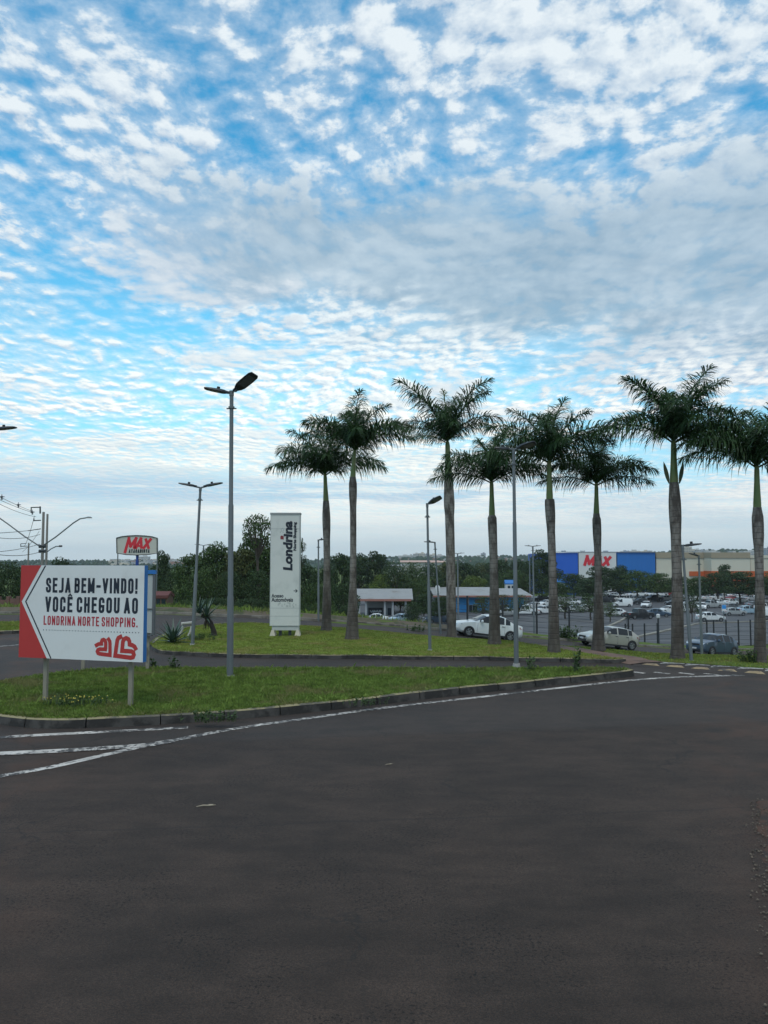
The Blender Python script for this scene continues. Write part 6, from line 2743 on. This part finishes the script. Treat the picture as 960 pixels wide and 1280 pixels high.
# ---- car park: (px, py of the wheels, kind, colour, yaw, text)
LOT = [
    (888, 776.5, 'sedan', 'white', 0, 'white sedan side-on left of the blue parking sign'),
    (768, 770.5, 'hatch', 'white', 170, 'small white hatchback right of the slimmest palm'),
    (799, 773.5, 'pickup', 'black', 20, 'long black pickup in the middle of the car park'),
    (823, 771, 'sedan', 'dark blue', -25, 'dark blue sedan at the nose of the black pickup'),
    (835, 766.5, 'hatch', 'white', 200, 'white hatchback touching the left side of the tallest palm'),
    (778, 758.5, 'van', 'white', 175, 'white panel van near the shade trees'),
    (808, 759.5, 'hatch', 'white', 235, 'white small car with a blue tinted windscreen beyond the black pickup'),
    (853, 766, 'hatch', 'white', 180, 'white hatchback just right of the tallest palm'),
    (877, 762.5, 'suv', 'white', 250, 'white car facing the camera beside the young tree'),
    (889, 760, 'pickup', 'silver', 15, 'silver pickup right of the young dark tree'),
    (900, 756.5, 'sedan', 'white', 25, 'white sedan behind the silver pickup'),
    (913, 756.5, 'suv', 'white', 30, 'white car above the parking sign in the fourth row'),
    (926, 753.5, 'sedan', 'white', 28, 'white sedan second from the last palm in the fourth row'),
    (937, 751, 'sedan', 'silver', 28, 'silver sedan closest to the last palm in the fourth row'),
    (918, 769.5, 'hatch', 'silver', 0, 'silver hatchback right of the parking sign'),
    (935, 767.5, 'suv', 'pale blue', 10, 'pale blue estate car left of the last palm'),
    (956, 764, 'suv', 'white', 15, 'white car half hidden behind the last palm'),
    (966, 774, 'van', 'white', 0, 'white van cut by the right edge of the picture'),
    (758, 748.5, 'sedan', 'white', 160, 'white sedan nearest the slimmest palm in the back row'),
    (767, 747.5, 'suv', 'white', 160, 'white car in the back row above the van'),
    (774, 746.5, 'pickup', 'white', 165, 'white pickup at the right of the back row above the van'),
    (817, 751.5, 'pickup', 'dark', 190, 'dark pickup in the back row left of the tallest palm'),
    (831, 751, 'sedan', 'silver', 185, 'silver sedan beside the tallest palm in the back row'),
    (800, 755.5, 'suv', 'black', 190, 'black car just beyond the small white one'),
    (633, 770.5, 'sedan', 'silver', 15, 'silver sedan in front of the blue building, partly behind the lamp post'),
    (627, 766.5, 'suv', 'pale blue', 20, 'pale blue car at the right end of the blue wall'),
    (657, 768.5, 'pickup', 'white', 170, 'white pickup under the young tree left of the fifth palm'),
    (679, 767.5, 'suv', 'white', 200, 'white estate car touching the fifth palm on its left'),
    (666, 761, 'hatch', 'white', 200, 'white hatchback behind the white pickup'),
    (682, 757.5, 'hatch', 'white', 215, 'white small car further back left of the fifth palm'),
    (676, 751, 'suv', 'dark', 200, 'dark car far back under the wood left of the fifth palm'),
    (704, 766, 'sedan', 'white', 10, 'white sedan right of the fifth palm behind the thin tree'),
    (720, 765.5, 'hatch', 'silver', 5, 'silver hatchback behind the thin young trees'),
    (734, 764.5, 'sedan', 'white', 5, 'white sedan left of the slimmest palm behind the young trees'),
    (500, 777, 'hatch', 'pale blue', 215, 'pale blue hatchback parked beside the grey building'),
    (468, 776.5, 'sedan', 'white', 180, 'white sedan in front of the grey building under its black sign'),
    (547, 777, 'suv', 'dark blue', 190, 'dark blue car between two lamp posts left of the thick palm'),
    (715, 756, 'sedan', 'white', 170, 'white sedan above the young trees in the third row'),
    (731, 755, 'suv', 'silver', 175, 'silver estate car above the young trees in the third row'),
    (690, 749, 'hatch', 'white', 200, 'white hatchback beside the gatehouse'),
    (843, 757, 'suv', 'dark', 190, 'dark car beside the right side of the tallest palm'),
    (862, 757.5, 'sedan', 'silver', 190, 'silver sedan behind the leaning lamp post'),
    (942, 759.5, 'sedan', 'grey', 20, 'grey sedan left of the last palm in the third row'),
    (916, 762.5, 'hatch', 'grey', 12, 'grey hatchback above the parking sign'),
]
LR = random.Random(9)


def lot_car(px, py, kind, color, yaw, label):
    p = hit(px, py, .07) if px > 560 else at(px, py, 115)
    if px <= 560:
        p.z = float(gz(p.x, p.y)) + .07
    car(kind, color, p, (0, 0, rad(yaw + LR.uniform(-4, 4))), label, 'cars in the car park')


for row in LOT:
    lot_car(*row)
# back rows under the shade trees, told apart by their order
pal = ['white', 'white', 'silver', 'dark', 'white', 'grey', 'white', 'red', 'black', 'white', 'silver', 'white']
for (x0, x1, py, n, wh, yaw) in ((744, 846, 745.2, 12, 'farthest row before the blue wall', 200), (850, 958, 747.6, 12, 'farthest row before the mall', 25), (858, 930, 750.5, 7, 'last row but one before the mall', 25), (742, 803, 752.4, 7, 'row between white van and far trees', 195), (948, 1000, 754, 4, 'row cut at the right', 25)):
    kk = 0
    cs = [pal[(i * 5 + int(x0)) % 12] for i in range(n)]
    for i in range(n):
        px = x0 + (x1 - x0) * (i + .5) / n + LR.uniform(-1, 1)
        same = [j for j in range(n) if cs[j] == cs[i]]
        k = same.index(i)
        lab = f'{nth_of(k, len(same), cs[i] + " car")} in the {wh}'
        lot_car(px, py + LR.uniform(-.5, .5), LR.choice(['hatch', 'sedan', 'suv', 'hatch', 'pickup']), cs[i], yaw, lab)

# ================================================================== haze
b = MB()
HM = bpy.data.materials.new('haze')
HM.use_nodes = True
HM.node_tree.nodes.clear()
g = NT(HM.node_tree)
vv = g.node('ShaderNodeVolumePrincipled')
vv.inputs['Color'].default_value = (.80, .88, .95, 1)
vv.inputs['Density'].default_value = .00012
oo = g.node('ShaderNodeOutputMaterial')
g.l.new(vv.outputs[0], oo.inputs['Volume'])
b.box((0, 1650, 14), (5600, 3700, 88))
tag(b.build('haze', HM), kind='stuff')
